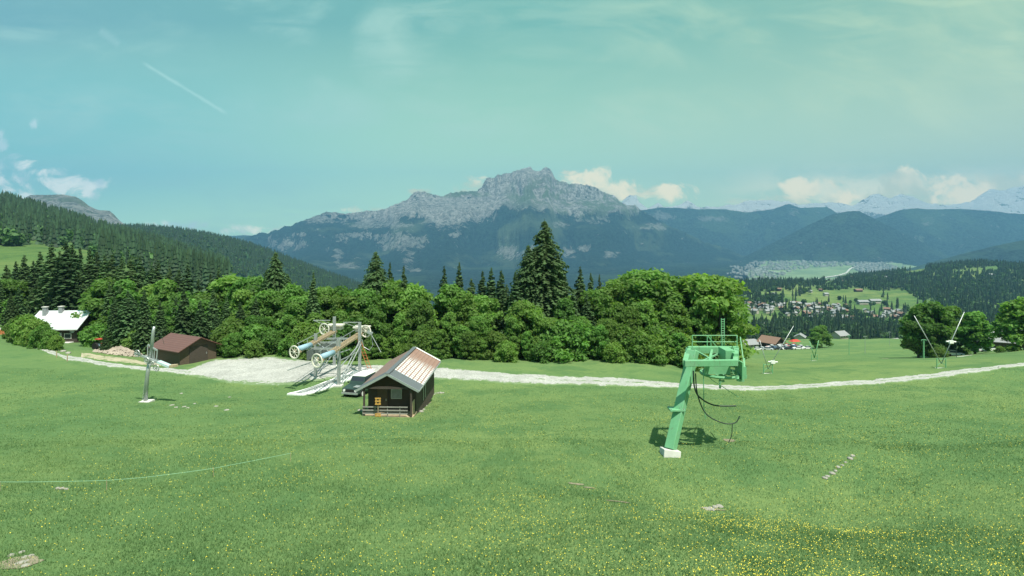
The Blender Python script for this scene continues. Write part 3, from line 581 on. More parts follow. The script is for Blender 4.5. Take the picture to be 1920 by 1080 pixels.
plant('u', 190, 96, 605, 1.3); plant('u', 205, 99, 590, 1.2); plant('u', 222, 94, 610, 1.1); plant('u', 262, 92, 612, 1.1); plant('u', 60, 112, 585, 1.3)
# filler crowns behind: depth of the wood
for i in range(46):
    px = 380+rng.rand()*980; d = 100+rng.rand()*35
    plant('b' if rng.rand() < .6 else 's', px, d, 548+rng.rand()*12)
# hedge bush and small conifers at the white roofed house
hg = [(28, 594, 95), (40, 589, 93), (54, 587, 91), (68, 596, 89), (82, 606, 87.5), (95, 616, 86.5), (105, 626, 86)]
rt = None
for k, (px, py, d) in enumerate(hg):
    r = plant('u', px, d, py, .8, 'hedge bush', 'bushes making up the hedge beside the track'); later(r, 'yellow green bush', 'of the hedge between track and white roofed house', px)
plant('s', 88, 90, 601, 2.2, 'small blue green fir growing out of the hedge before the white roof'); plant('s', 197, 86.5, 621, 2.0, 'small dense dark fir standing before the right corner of the white roofed house')
# right hand group
GT = 'trees right of the V shaped masts'
for px, py, d, wf, lb in [(1722, 578, 152, 1.15, 'dark broad tree, leftmost of the clump behind the V shaped masts'), (1748, 564, 150, 1.1, 'bright topped tall tree of the clump behind the V shaped masts'), (1782, 572, 155, 1.15, 'pale green round tree in the middle of the clump behind the V shaped masts'),
                          (1828, 583, 148, 1.35, 'wide round tree right of the V shaped masts, a shaded trunk beneath'), (1880, 592, 200, 1.2, 'light green tree behind the grey roofed barn at the right'), (1922, 556, 120, 1.3, 'dark tree cut by the right edge of the view')]:
    plant('b', px, d, py, wf, lb)
plant('u', 1900, 118, 646, 1.6, 'low round bush in front of the grey roofed barn at the right'); plant('u', 1875, 130, 652, 1.2, 'small low bush left of the round bush by the barn'); plant('u', 1760, 135, 650, 1.2, 'small bush under the tree clump behind the masts')
plant('b', 1541, 290, 609, 1.3, 'leafy tree standing alone on the far meadow right of the car park'); plant('b', 1531, 285, 622, 1.2, 'lower tree leaning against the lone tree right of the car park')

# low poly trees for hillside forests
def simple_spruce(seed, tiers=5, n=7):
    r = np.random.RandomState(seed); V_, F_ = [], []
    for i in range(tiers):
        t = i/tiers; z0 = 20*(.06+.94*t); z1 = 20*min(1.02, .06+.94*(t+1.6/tiers)); R_ = 3.3*(1-t)*(.85+.3*r.rand())+.25; b = len(V_); V_.append((0, 0, z1))
        for j in range(n): a = 2*pi*(j+r.rand()*.5)/n; k = R_*(.7+.5*r.rand()); V_.append((k*cos(a), k*sin(a), z0-r.rand()*.8))
        for j in range(n): F_.append((b, b+1+j, b+1+(j+1) % n))
    return np.array(V_), np.array(F_)
def simple_broad(seed):
    r = np.random.RandomState(seed); n = 90; d = r.normal(size=(n, 3)); d /= np.linalg.norm(d, axis=1)[:, None]; c_ = d*np.array([4.2, 4.2, 4.6])*(.7+.35*r.rand(n)[:, None])+np.array([0, 0, 6.5])
    v, f = leaf_quads(c_, d, 1.5+r.rand(n), r); return v, np.vstack([f[:, [0, 1, 2]], f[:, [0, 2, 3]]])
M_needf = leaf_mat('far_needles', (.036, .075, .036), (.05, .085, .036), .15); M_leaff = leaf_mat('far_leaves', (.065, .14, .045), (.09, .15, .045), .3)
SS = [simple_spruce(k) for k in range(5)]; SB = [simple_broad(k+50) for k in range(4)]
def forest(name, pts, label, share=.75, hs=(12, 26)):
    Vs, Fs, Ts, Ms = [], [], [], []; n = 0
    for (x, y, z) in pts:
        sp = rng.rand() < share; v, f = (SS if sp else SB)[rng.randint(5 if sp else 4)]; h = (hs[0]+(hs[1]-hs[0])*rng.rand())/20*(1 if sp else 1.05); a = rng.rand()*6.28; ca, sa = cos(a), sin(a)
        vv = np.stack([(v[:, 0]*ca-v[:, 1]*sa)*h+x, (v[:, 0]*sa+v[:, 1]*ca)*h+y, v[:, 2]*h+z-.8], 1); Vs.append(vv); Fs.append(f+n); n += len(v); Ts.append(np.full(len(v), rng.rand())); Ms.append(np.full(len(f), 0 if sp else 1))
    o = mesh_np(name, np.vstack(Vs), np.vstack(Fs), [M_needf, M_leaff], None, {'tint': np.concatenate(Ts)}, np.concatenate(Ms)); return tag(o, label, 'forest', kind='stuff')
def inpoly(x, y, poly):
    c_ = False; j = len(poly)-1
    for i in range(len(poly)):
        if (poly[i][1] > y) != (poly[j][1] > y) and x < (poly[j][0]-poly[i][0])*(y-poly[i][1])/(poly[j][1]-poly[i][1])+poly[i][0]: c_ = not c_
        j = i
    return c_
def scatter(fun, n, pxr, dr, test):
    px = pxr[0]+rng.rand(n)*(pxr[1]-pxr[0]); d = np.sqrt(dr[0]**2+rng.rand(n)*(dr[1]**2-dr[0]**2)); py = fun(px, d); out = []
    for a, b_, c_ in zip(px, py, d):
        if test(a, b_, c_): out.append(P(a, b_, c_))
    return out
clear = [(-40, 500), (-40, 462), (40, 462), (75, 460), (120, 466), (165, 470), (175, 482), (130, 488), (80, 492), (30, 500)]
ptsL = scatter(hL, 12500, (-300, 430), (340, 1020), lambda a, b_, c_: not inpoly(a, b_, clear) and not (a < 185 and c_ < 445) and rng.rand() < float(vnoise(np.array([[a*.03, c_*.012]]), 5)[0])*1.3)
ptsL.sort(key=lambda q: q[1]); near, rest = ptsL[:60], ptsL[60:]
far_sp = []
def single(name, v, f, mats, ms, lab, cat, grp):
    return tag(mesh_np(name, v, f, mats, None, {'tint': np.full(len(v), .5)}, ms), lab, cat, grp)
hs_ = [single('hillside_spruce', *simple_spruce(90+k, 9, 9), [M_needf], None, 'dark spruce on the wooded hillside above the left forest', 'spruce', 'spruces on the left hillside') for k in range(3)]
for k, q in enumerate(near):
    o = hs_[k] if k < 3 else hs_[k % 3].copy()
    if k >= 3: C.objects.link(o)
    o.location = (q[0], q[1], q[2]-.5); s_ = .7+.45*rng.rand(); o.scale = (s_, s_, s_); o.rotation_euler = (0, 0, rng.rand()*6); later(o, 'dark spruce', 'along the lowest edge of the left hillside forest', 960+F*q[0]/q[1])
forest('hillside_forest', rest, 'dense dark spruce forest covering the hillside at the left', .8, (11, 26))
forest('ridge_forest', scatter(hL2, 7000, (60, 730), (1400, 2250), lambda a, b_, c_: True), 'distant bluish forest covering the second ridge at the left', .7, (16, 26))
polys = [[(1360, 560), (1360, 515), (1545, 515), (1548, 534), (1470, 545), (1430, 549)], [(1560, 530), (1700, 490), (1960, 470), (1990, 660), (1700, 640), (1705, 605), (1800, 590), (1720, 562), (1690, 540), (1650, 548)],
         [(1490, 655), (1490, 612), (1560, 590), (1650, 606), (1720, 620), (1720, 655)], [(1380, 642), (1380, 612), (1500, 610), (1510, 640)], [(1490, 556), (1500, 545), (1560, 545), (1600, 540), (1650, 540), (1640, 535), (1560, 537)], [(1380, 572), (1370, 560), (1470, 560), (1465, 575)], [(1600, 532), (1620, 520), (1660, 515), (1670, 530)]]
holes = [[(1695, 518), (1700, 508), (1735, 503), (1740, 512)], [(1785, 514), (1790, 506), (1870, 498), (1872, 509)], [(1840, 575), (1835, 568), (1858, 566), (1860, 574)]]
ptsR = scatter(hR, 15000, (1340, 2100), (480, 2200), lambda a, b_, c_: (any(inpoly(a, b_, q) for q in polys) and not any(inpoly(a, b_, q) for q in holes)) or (rng.rand() < .09 and float(vnoise(np.array([[a*.05, b_*.16]]), 3)[0]) > .55) or (rng.rand() < .16 and 1380 < a < 1700 and 930 < c_ < 1130))
forest('valley_forest', ptsR, 'mixed forest patches covering the hills across the valley at the right', .6, (12, 22))

# ------------------------------------------------------------------ villages
def simple_mat(name, col, rough=.7, var=.15, metal=0.0, sc_=3.0):
    m, t, b = mat(name); n = t.noise(t.objco(), sc_, 5, .7); t.set(b.inputs['Base Color'], t.mix(n, tuple(q*(1-var*2) for q in col), tuple(min(1, q*(1+var*2)) for q in col)))
    b.inputs['Roughness'].default_value = rough; b.inputs['Metallic'].default_value = metal; return m
M_wood = simple_mat('dark_wood', (.05, .038, .03), .8, .3); M_plas = simple_mat('render_wall', (.38, .35, .30), .9, .12); M_slate = simple_mat('grey_roof', (.24, .25, .26), .6, .3); M_brownroof = simple_mat('brown_roof', (.19, .12, .09), .7, .2)
M_glass = simple_mat('window_glass', (.03, .04, .05), .15, .1); M_white = simple_mat('white_paint', (.75, .75, .73), .5, .05); M_red = simple_mat('red_paint', (.45, .06, .04), .5, .1)
def village_house(kind, L_=11, Wd=9, H=4.5, R_=2.6):
    root = empty('village_house', (0, -600, 0), 0)
    b = MB(); b.box((0, 0, H/2-1), (L_, Wd, H+2)); b.add([(-L_/2, -Wd/2, H), (-L_/2, Wd/2, H), (-L_/2, 0, H+R_)], [(0, 2, 1)]); b.add([(L_/2, -Wd/2, H), (L_/2, Wd/2, H), (L_/2, 0, H+R_)], [(0, 1, 2)])
    b.build('wall', M_plas if kind != 1 else M_wood, root)
    r = MB()
    for s in (-1, 1): r.add([(-L_/2-1, s*(Wd/2+1.1), H-.5), (L_/2+1, s*(Wd/2+1.1), H-.5), (L_/2+1, 0, H+R_+.15), (-L_/2-1, 0, H+R_+.15), (-L_/2-1, s*(Wd/2+1.1), H-.75), (L_/2+1, s*(Wd/2+1.1), H-.75), (L_/2+1, 0, H+R_-.1), (-L_/2-1, 0, H+R_-.1)], [(0, 1, 2, 3), (7, 6, 5, 4), (0, 4, 5, 1), (1, 5, 6, 2), (2, 6, 7, 3), (3, 7, 4, 0)])
    r.build('roof', [M_slate, M_brownroof, M_slate][kind], root)
    wn_ = MB()
    for sx_ in (-3, 0, 3):
        for zz in (1.2, 3.4): wn_.box((sx_, -Wd/2-.02, zz), (1.1, .06, 1.0)); wn_.box((sx_, Wd/2+.02, zz), (1.1, .06, 1.0))
    wn_.build('windows', M_glass, root); return root
VH = [village_house(k, 10+k, 9, 4+k*.5) for k in range(3)]
def put_copy(root, loc, rz, s, label, cat, group):
    o = copy_tree(root); o.location = loc; o.rotation_euler = (0, 0, rz); o.scale = (s, s, s); tag(o, label, cat); o['group'] = group; return o
def sep_windows(o, L_=10, Wd=9):
    for ch in list(o.children):
        if ch.name.startswith('windows'): bpy.data.objects.remove(ch)
    first = None
    for x in (-3, 0, 3):
        for y in (-Wd/2-.02, Wd/2+.02):
            if first is None: first = q = MB().box((0, 0, 0), (1.3, .08, 1.1)).build('window', M_glass, o)
            else: q = first.copy(); C.objects.link(q); q.parent = o
            q.location = (x, y, 2.6)
clusters = [('in the left part of the valley village', 1385, 1500, 950, 1120, 46), ('in the middle of the valley village', 1500, 1600, 930, 1120, 44), ('in the hamlet right of the valley village', 1622, 1690, 960, 1080, 22), ('among the trees at the valley rim', 1545, 1600, 1700, 1850, 8), ('by the wood at the left end of the valley', 1378, 1450, 620, 780, 14), ('in the upper hamlet under the wooded hill', 1640, 1680, 1750, 1950, 6), ('scattered on the green slope', 1440, 1560, 1250, 1450, 7)]
for lb, p0, p1, d0, d1, n in clusters:
    for i in range(n):
        px = p0+rng.rand()*(p1-p0); d = d0+rng.rand()*(d1-d0); x = (px-960)/F*d; k = rng.randint(3)
        s_h = .55+.35*rng.rand(); o = put_copy(VH[k], (x, d, HZ(hR, x, d)+2.5), rng.rand()*3.14, s_h, 'small chalet with a %s roof %s' % (['grey', 'brown', 'grey'][k], lb), 'house', 'small chalets '+lb); (sep_windows(o) if d < 800 else None); sep_windows(o) if (d < 960 and s_h > .85) else None; later(o, ['grey', 'brown', 'pale'][k]+' roofed chalet', lb.replace('in the left part of the valley village', 'in the village, left half').replace('in the middle of the valley village', 'in the village, right half').replace('in the hamlet right of the valley village', 'in the hamlet beyond the village').replace('in the upper hamlet under the wooded hill', 'in the hamlet below the wooded hill').replace('by the wood at the left end of the valley', 'beside the left wood'), px)
for px, d, rz, lb, L_ in [(1617, 1180, .1, 'long low farm building with grey roof on the green slope, left of its pair', 1.9), (1640, 1200, .1, 'long low farm building with grey roof on the green slope, right of its pair', 2.0), (1609, 1420, .2, 'reddish roofed farmhouse above the winding lane on the green slope', 1.5), (1858, 1650, .1, 'white walled house alone in the dark wooded hill at the right', 1.3)]:
    x = (px-960)/F*d; o = put_copy(VH[1 if 'reddish' in lb else 0], (x, d, HZ(hR, x, d)+2), rz, 1.0, lb, 'house', ''); o.scale = (L_, 1.1, 1); del o['group']; sep_windows(o)
# towns in the valley bottom: thousands of specks
Vs, Fs, n = [], [], 0
def town(cx, cy, rx, ry, cnt):
    global n
    for i in range(cnt):
        a = rng.rand()*6.28; r_ = rng.rand()**.7; px, py = cx+rx*r_*cos(a), cy+ry*r_*sin(a)
        if py < 472: continue
        x, y = VP(px, py); z = vz(y)+2; s_ = 11+20*rng.rand()**2.2; h = 8+rng.rand()*7; v = np.array([(sx_*s_/2+x, sy_*s_/2+y, z+q*h) for q in (0, 1) for sx_, sy_ in ((-1, -1), (1, -1), (1, 1), (-1, 1))])
        Vs.append(v); Fs.append(np.array([(4, 5, 6, 7), (0, 1, 5, 4), (1, 2, 6, 5), (2, 3, 7, 6), (3, 0, 4, 7)])+n); n += 8
for q in [(1470, 489, 60, 10, 230), (1545, 488, 60, 6, 150), (1635, 492, 42, 11, 300), (1670, 505, 44, 13, 180), (1420, 500, 60, 14, 200), (1670, 480, 30, 6, 80)]: town(*q)
M_town = simple_mat('town_walls', (.27, .29, .28), .8, .5, 0, .02)
tag(mesh_np('valley_town', np.vstack(Vs), np.vstack(Fs), [M_town]), 'pale specks of the towns spread over the distant valley floor', 'town', kind='stuff')

# ------------------------------------------------------------------ materials for the near things
def plank_mat(name, c1, c2, sc_=6, rough=.75):
    m, t, b = mat(name); o = t.objco(); wv = t.n.new('ShaderNodeTexWave'); wv.bands_direction = 'Z'; wv.inputs['Scale'].default_value = sc_; wv.inputs['Distortion'].default_value = .6; wv.inputs['Detail'].default_value = 3; t.l.new(o, wv.inputs[0])
    n = t.noise(t.scale(o, (1, 1, 6)), 2, 5, .7); c = t.mix(n, c1, c2); c = t.mix(t.math('MULTIPLY', t.ramp(wv.outputs['Fac'], .75, .95), .6), c, tuple(.4*q for q in c1))
    t.set(b.inputs['Base Color'], c); b.inputs['Roughness'].default_value = rough; t.set(b.inputs['Normal'], t.bump(wv.outputs['Fac'], .5, .04)); return m
M_plank = plank_mat('dark_planks', (.055, .045, .040), (.10, .08, .066)); M_plank2 = plank_mat('brown_planks', (.085, .062, .045), (.15, .115, .085), 5)
def roof_mat(name, c1, c2, pale=None, axis='X', sc_=4, metal=.0, rough=.45, dots=False):
    m, t, b = mat(name); o = t.objco(); wv = t.n.new('ShaderNodeTexWave'); wv.bands_direction = axis; wv.inputs['Scale'].default_value = sc_; t.l.new(o, wv.inputs[0])
    n = t.noise(o, 1.2, 6, .7); c = t.mix(n, c1, c2)
    n2 = t.noise(t.scale(o, (1, 1, 1)), 6, 4, .8)
    if dots:
        w2 = t.n.new('ShaderNodeTexWave'); w2.bands_direction = 'Y'; w2.inputs['Scale'].default_value = .62; w2.inputs['Distortion'].default_value = .4; t.l.new(o, w2.inputs[0])
        yv = t.sep(o)[1]; zone = t.ramp(t.math('ADD', yv, t.math('MULTIPLY', t.math('SUBTRACT', n, .5), 5)), 2.6, -.6)
        f = t.math('MULTIPLY', t.math('MULTIPLY', t.ramp(wv.outputs['Fac'], .08, .3), t.ramp(w2.outputs['Fac'], .06, .28)), t.math('MULTIPLY', zone, t.ramp(n2, .34, .42))); c = t.mix(t.math('MULTIPLY', f, .92), c, pale)
        pale = None
    if pale: c = t.mix(t.math('MULTIPLY', t.ramp(t.math('ADD', t.math('MULTIPLY', n, .6), t.math('MULTIPLY', n2, .4)), .5, .58), .9), c, pale)
    c = t.mix(t.math('MULTIPLY', t.ramp(wv.outputs['Fac'], .8, 1), .35), c, tuple(.5*q for q in c1))
    t.set(b.inputs['Base Color'], c); b.inputs['Roughness'].default_value = rough; b.inputs['Metallic'].default_value = metal; b.inputs['Specular IOR Level'].default_value = .4
    t.set(b.inputs['Normal'], t.bump(wv.outputs['Fac'], .5, .03)); return m
M_rust = roof_mat('rusty_sheet', (.19, .11, .09), (.29, .19, .16), None, 'Y', 1.2); M_rustpale = roof_mat('worn_sheet', (.24, .13, .10), (.31, .19, .15), (.74, .76, .77), 'X', 1.0, dots=True)
M_greysheet = roof_mat('grey_sheet', (.10, .115, .13), (.15, .165, .18), None, 'Y', 6); M_whitesheet = roof_mat('white_sheet', (.80, .82, .84), (.9, .9, .9), None, 'X', 2, .5, .42)
M_brownsheet = roof_mat('brown_sheet', (.115, .055, .048), (.17, .085, .068), None, 'X', .9)
M_galv = simple_mat('galvanised_steel', (.42, .45, .46), .45, .15, .5); M_lgreen = simple_mat('green_steel', (.15, .38, .20), .5, .14, 0, 1.5); M_lgreen2 = None; M_cable = simple_mat('black_cable', (.03, .05, .04), .6, .1)
M_conc = simple_mat('concrete', (.55, .55, .52), .9, .15, 0, 1.5); M_rubber = simple_mat('rubber', (.02, .02, .02), .8); M_carg = simple_mat('dark_green_paint', (.03, .055, .05), .3, .1); M_blue = simple_mat('blue_paint', (.27, .42, .52), .5, .1); M_wheelw = simple_mat('cream_paint', (.62, .60, .52), .6, .1)
M_timber = simple_mat('weathered_timber', (.38, .30, .20), .85, .25, 0, 4); M_yel = simple_mat('yellow_paint', (.52, .30, .08), .5, .1); M_orange = simple_mat('rust_orange_paint', (.45, .16, .07), .6, .2); M_stone = simple_mat('stone', (.30, .29, .26), .9, .25, 0, 2); M_lightgl = simple_mat('lamp_glass', (.8, .8, .78), .2, .02)

def gable_roof(L_, Wd, H, R_, ov, ovg, th=.12, axis='y'):
    """two slopes, ridge along local y; returns [left, right] MBs"""
    out = []
    for s in (-1, 1):
        e = Wd/2+ov; k = R_/(Wd/2); ze = H-ov*k; y0, y1 = -L_/2-ovg, L_/2+ovg
        v = [(s*e, y0, ze), (s*e, y1, ze), (s*.002, y1, H+R_), (s*.002, y0, H+R_)]; v += [(a, b_, c_+th) for a, b_, c_ in v]
        m_ = MB(); m_.add(v, [(0, 1, 2, 3), (7, 6, 5, 4), (4, 5, 1, 0), (5, 6, 2, 1), (6, 7, 3, 2), (7, 4, 0, 3)] if s == 1 else [(3, 2, 1, 0), (4, 5, 6, 7), (0, 1, 5, 4), (1, 2, 6, 5), (2, 3, 7, 6), (3, 0, 4, 7)]); out.append(m_)
    return out
def gable_walls(L_, Wd, H, R_, t_=.0):
    b = MB(); x, y = Wd/2, L_/2
    b.add([(-x, -y, -.8), (x, -y, -.8), (x, -y, H), (0, -y, H+R_), (-x, -y, H)], [(0, 1, 2, 3, 4)]); b.add([(-x, y, -.8), (x, y, -.8), (x, y, H), (0, y, H+R_), (-x, y, H)], [(4, 3, 2, 1, 0)])
    b.add([(-x, -y, -.8), (-x, y, -.8), (-x, y, H), (-x, -y, H)], [(3, 2, 1, 0)]); b.add([(x, -y, -.8), (x, y, -.8), (x, y, H), (x, -y, H)], [(0, 1, 2, 3)]); return b

# small cabin with patched roof ------------------------------------------------
cb_ = GP(738, 49.0); CBX, CBY = -9.25, 50.2; cbz = float(G(CBX, 45.5))+.05
cab = empty('log_cabin', (CBX, CBY, cbz), radians(-2), 'small dark timber cabin with patched rusty and white sheet roof beside the ski lift gantry', 'cabin')
CL, CW, CH, CR = 8.4, 3.8, 2.3, 1.0
gable_walls(CL, CW, CH, CR).build('wall', M_plank, cab)
rl, rr_ = gable_roof(CL, CW, CH, CR, .55, .0)
y_split = -CL/2+.15
for nm, s, mt_ in (('roof', -1, M_rust), ('roof', 1, M_rustpale)):
    e = CW/2+.5; k = CR/(CW/2); ze = CH-.5*k; th = .08
    for (ya, yb, mm, lift) in ((y_split, CL/2+.5, mt_, 0), (y_split-1.75, y_split-.004, M_greysheet, .02)):
        v = [(s*e, ya, ze+lift), (s*e, yb, ze+lift), (s*.01, yb, CH+CR+lift), (s*.01, ya, CH+CR+lift)]; v += [(a, b_, c_+th) for a, b_, c_ in v]
        f_ = [(0, 1, 2, 3), (7, 6, 5, 4), (4, 5, 1, 0), (5, 6, 2, 1), (6, 7, 3, 2), (7, 4, 0, 3)] if s == 1 else [(3, 2, 1, 0), (4, 5, 6, 7), (0, 1, 5, 4), (1, 2, 6, 5), (2, 3, 7, 6), (3, 0, 4, 7)]
        o = MB().add(v, f_).build('roof_sheet' if mm is M_greysheet else 'roof', mm, cab)
mb = MB(); mb.beam((0, -CL/2-1.65, CH+CR+.11), (0, CL/2+.52, CH+CR+.11), .34, .05); mb.build('ridge_cap', M_greysheet, cab)
mb = MB(); k = CR/(CW/2)
for s in (-1, 1): mb.beam((s*(CW/2+.52), -CL/2-1.63, CH-.52*k+.04), (s*.02, -CL/2-1.63, CH+CR+.04), .05, .16)
mb.beam((CW/2+.54, -CL/2-1.6, CH-.52*k+.06), (CW/2+.54, CL/2+.5, CH-.52*k+.02), .05, .10); mb.build('bargeboard', M_galv, cab)
mb = MB(); mb.beam((.03, CL/2+.42, CH+CR+.13), (CW/2+.5, CL/2+.42, CH-.5*k+.13), .3, .03); mb.build('verge_sheet', M_white, cab)
# porch
mb = MB()
for x in (-CW/2+.1, CW/2-.1): mb.beam((x, -CL/2-1.45, -.6), (x, -CL/2-1.45, CH-.05), .13, .13)
mb.beam((-CW/2, -CL/2-1.45, CH+.0), (CW/2, -CL/2-1.45, CH+.0), .12, .16); mb.build('porch_post', M_plank, cab)
mb = MB(); mb.box((0, -CL/2-.76, .05), (CW+.1, 1.5, .12)); mb.box((0, -CL/2-.76, -.35), (CW, 1.4, .6)); mb.build('porch_floor', M_timber, cab)
mb = MB()
for z in (.35, .6, .85): mb.beam((-CW/2, -CL/2-1.53, z), (CW/2-.35, -CL/2-1.53, z), .035, .09)
for x in (-CW/2+.02, -CW/4, 0, CW/4): mb.box((x, -CL/2-1.49, .45), (.06, .04, .9))
mb.build('railing', simple_mat('grey_timber', (.26, .25, .23), .85, .2), cab)
mb = MB(); mb.box((.35, -CL/2-.05, 1.45), (.85, .08, .75)); win = mb.build('window', M_galv, cab); mb = MB(); mb.box((.35, -CL/2-.10, 1.45), (.75, .03, .65)); mb.build('pane', M_slate, win)
mb = MB(); mb.box((-.75, -CL/2-.05, 1.0), (.8, .07, 1.8)); dr = mb.build('door', M_plank2, cab); mb = MB(); mb.box((-.45, -CL/2-.11, 1.0), (.05, .05, .16)); mb.build('handle', M_galv, dr)
mb = MB(); mb.box((CW/2-.08, -CL/2-.8, .6), (.06, .9, 1.1)); mb.build('side_panel', M_timber, cab)
mb = MB(); mb.box((CW/2+.06, -1.5, 1.0), (.05, .12, 1.6)); mb.box((CW/2+.06, -.6, 1.0), (.05, .12, 1.6)); mb.build('side_batten', M_galv, cab)
def mark(parent, z0, s=1.0):
    q = MB()
    for x in (-.14, .14): q.beam((x, 0, z0-.22*s), (x, 0, z0+.22*s), .10, .05)
    for z in (z0-.2*s, z0, z0+.2*s): q.beam((-.22, -.02, z), (.22, -.02, z), .04, .08)
    return q
yb = empty('yellow_sign_post', (CBX-.85, CBY-CL/2-1.78, cbz+.02), 0, 'small yellow and orange signboard on a post at the cabin porch railing', 'sign')
mark(yb, 1.35, 1.1).build('board', M_yel, yb); MB().beam((0, .04, -.2), (0, .04, 1.6), .05, .05).build('post', M_timber, yb); mark(yb, .25, .7).build('lower_board', M_yel, yb)

# brown shed ---------------------------------------------------------------------
bs_ = GP(348, 76.0); shed = empty('brown_shed', (bs_.x-.1, 76.2, float(G(bs_.x, 73))), radians(90-30), 'dark timber shed with a plain reddish brown metal roof beside the gravel yard', 'shed')
SL, SW, SH, SR = 5.6, 4.8, 2.0, 1.15
gable_walls(SL, SW, SH, SR).build('wall', M_plank2, shed)
for q in gable_roof(SL, SW, SH, SR, .55, .55, .1): q.build('roof', M_brownsheet, shed)
mb = MB(); mb.box((0, -SL/2-.03, 1.05), (2.4, .08, 2.1)); d_ = mb.build('door', M_plank, shed)
MB().box((1.0, -SL/2-.1, 1.05), (.06, .06, .25)).build('handle', M_galv, d_)
mb = MB(); mb.box((0, 0, -.15), (SW+.25, SL+.25, .35)); mb.build('footing', M_conc, shed)

# house with the shining white roof ------------------------------------------------
hp = GP(124, 107); house = empty('white_roofed_house', (hp.x, 107, float(G(hp.x, 104))), radians(90+4), 'dark timber house with a gleaming white metal roof and two chimneys beside the hedge', 'house')
HL, HW, HH, HR = 8.2, 7.0, 2.7, 2.35
gable_walls(HL, HW, HH, HR).build('wall', M_plank, house)
for q in gable_roof(HL, HW, HH, HR, .7, .5, .14): q.build('roof', M_whitesheet, house)
for y, x in ((3.0, -.9), (.6, -.35)):
    mb = MB(); mb.box((x, y, HH+HR+.1), (.62, .62, 1.5)); ch = mb.build('chimney', simple_mat('grey_render', (.24, .26, .28), .9, .2), house); MB().box((x, y, HH+HR+.92), (.8, .8, .12)).build('cap', M_conc, ch)
for y, w_, h_, mm in ((2.6, 1.3, 1.4, M_glass), (-.4, 2.2, 1.1, M_white), (-2.6, 1.2, .9, M_glass)):
    o = MB().box((-HW/2-.03, y, 1.1), (.08, w_, h_)).build('window', M_white, house); MB().box((-HW/2-.09, y, 1.1), (.04, w_-.2, h_-.2)).build('pane', M_glass if mm is M_glass else M_slate, o)
MB().box((-HW/2-.03, 1.2, 1.0), (.08, .9, 2.0)).build('door', M_wood, house)
MB().box((-HW/2-1.0, .2, .02), (2.0, HL-.6, .14)).build('terrace', M_conc, house)
dish = MB()
for i in range(10):
    a0, a1 = 2*pi*i/10, 2*pi*(i+1)/10; dish.add([(0, 0, 0), (-.12, .42*cos(a0), .42*sin(a0)), (-.12, .42*cos(a1), .42*sin(a1))], [(0, 2, 1), (0, 1, 2)])
dish.tube([(0, 0, 0), (.3, 0, -.15)], .03, 5); o = dish.build('satellite_dish', M_white, house); o.location = (-HW/2-.35, -HL/2+.5, 2.1)

# barn at right
bp = GP(1868, 172); barn = empty('grey_roofed_barn', (bp.x+1, 172, bp.z), radians(60), 'wooden barn with a pale grey roof beside the trees at the right', 'barn')
gable_walls(11, 9, 3.2, 2.6).build('wall', M_plank2, barn)
for q in gable_roof(11, 9, 3.2, 2.6, .9, .9, .15): q.build('roof', M_slate, barn)
MB().box((0, -5.55, 1.3), (2.6, .1, 2.6)).build('door', M_wood, barn)

# chalet by the car park
cp = GP(1446, 330); chal = empty('brown_chalet', (cp.x, 330, cp.z), radians(35), 'large brown roofed chalet behind the crowded car park', 'chalet'); chal.scale = (.68, .68, .68)
gable_walls(14, 13, 4.2, 3.8).build('wall', M_wood, chal)
for q in gable_roof(14, 13, 4.2, 3.8, 1.6, 1.6, .2): q.build('roof', M_brownroof, chal)
for x in (-3.5, 0, 3.5):
    o = MB().box((x, -7.05, 2), (1.4, .1, 1.3)).build('window', M_white, chal); MB().box((x, -7.12, 2), (1.1, .06, 1.0)).build('pane', M_glass, o)
for px, d, rz, s_, lb in ((1402, 330, .3, .75, 'pale roofed outbuilding left of the brown chalet'), (1416, 345, 1.2, .6, 'orange sided hut just left of the brown chalet'), (1574, 395, .4, .8, 'blue grey roofed hut below the trees right of the car park'), (1500, 420, 1.0, .7, 'small hut behind the car park'), (1675, 470, .4, .9, 'white walled house at the edge of the wood beyond the far meadow')):
    v_ = GP(px, d); o = put_copy(VH[0], v_, rz, s_, lb, 'hut', ''); del o['group']; sep_windows(o)

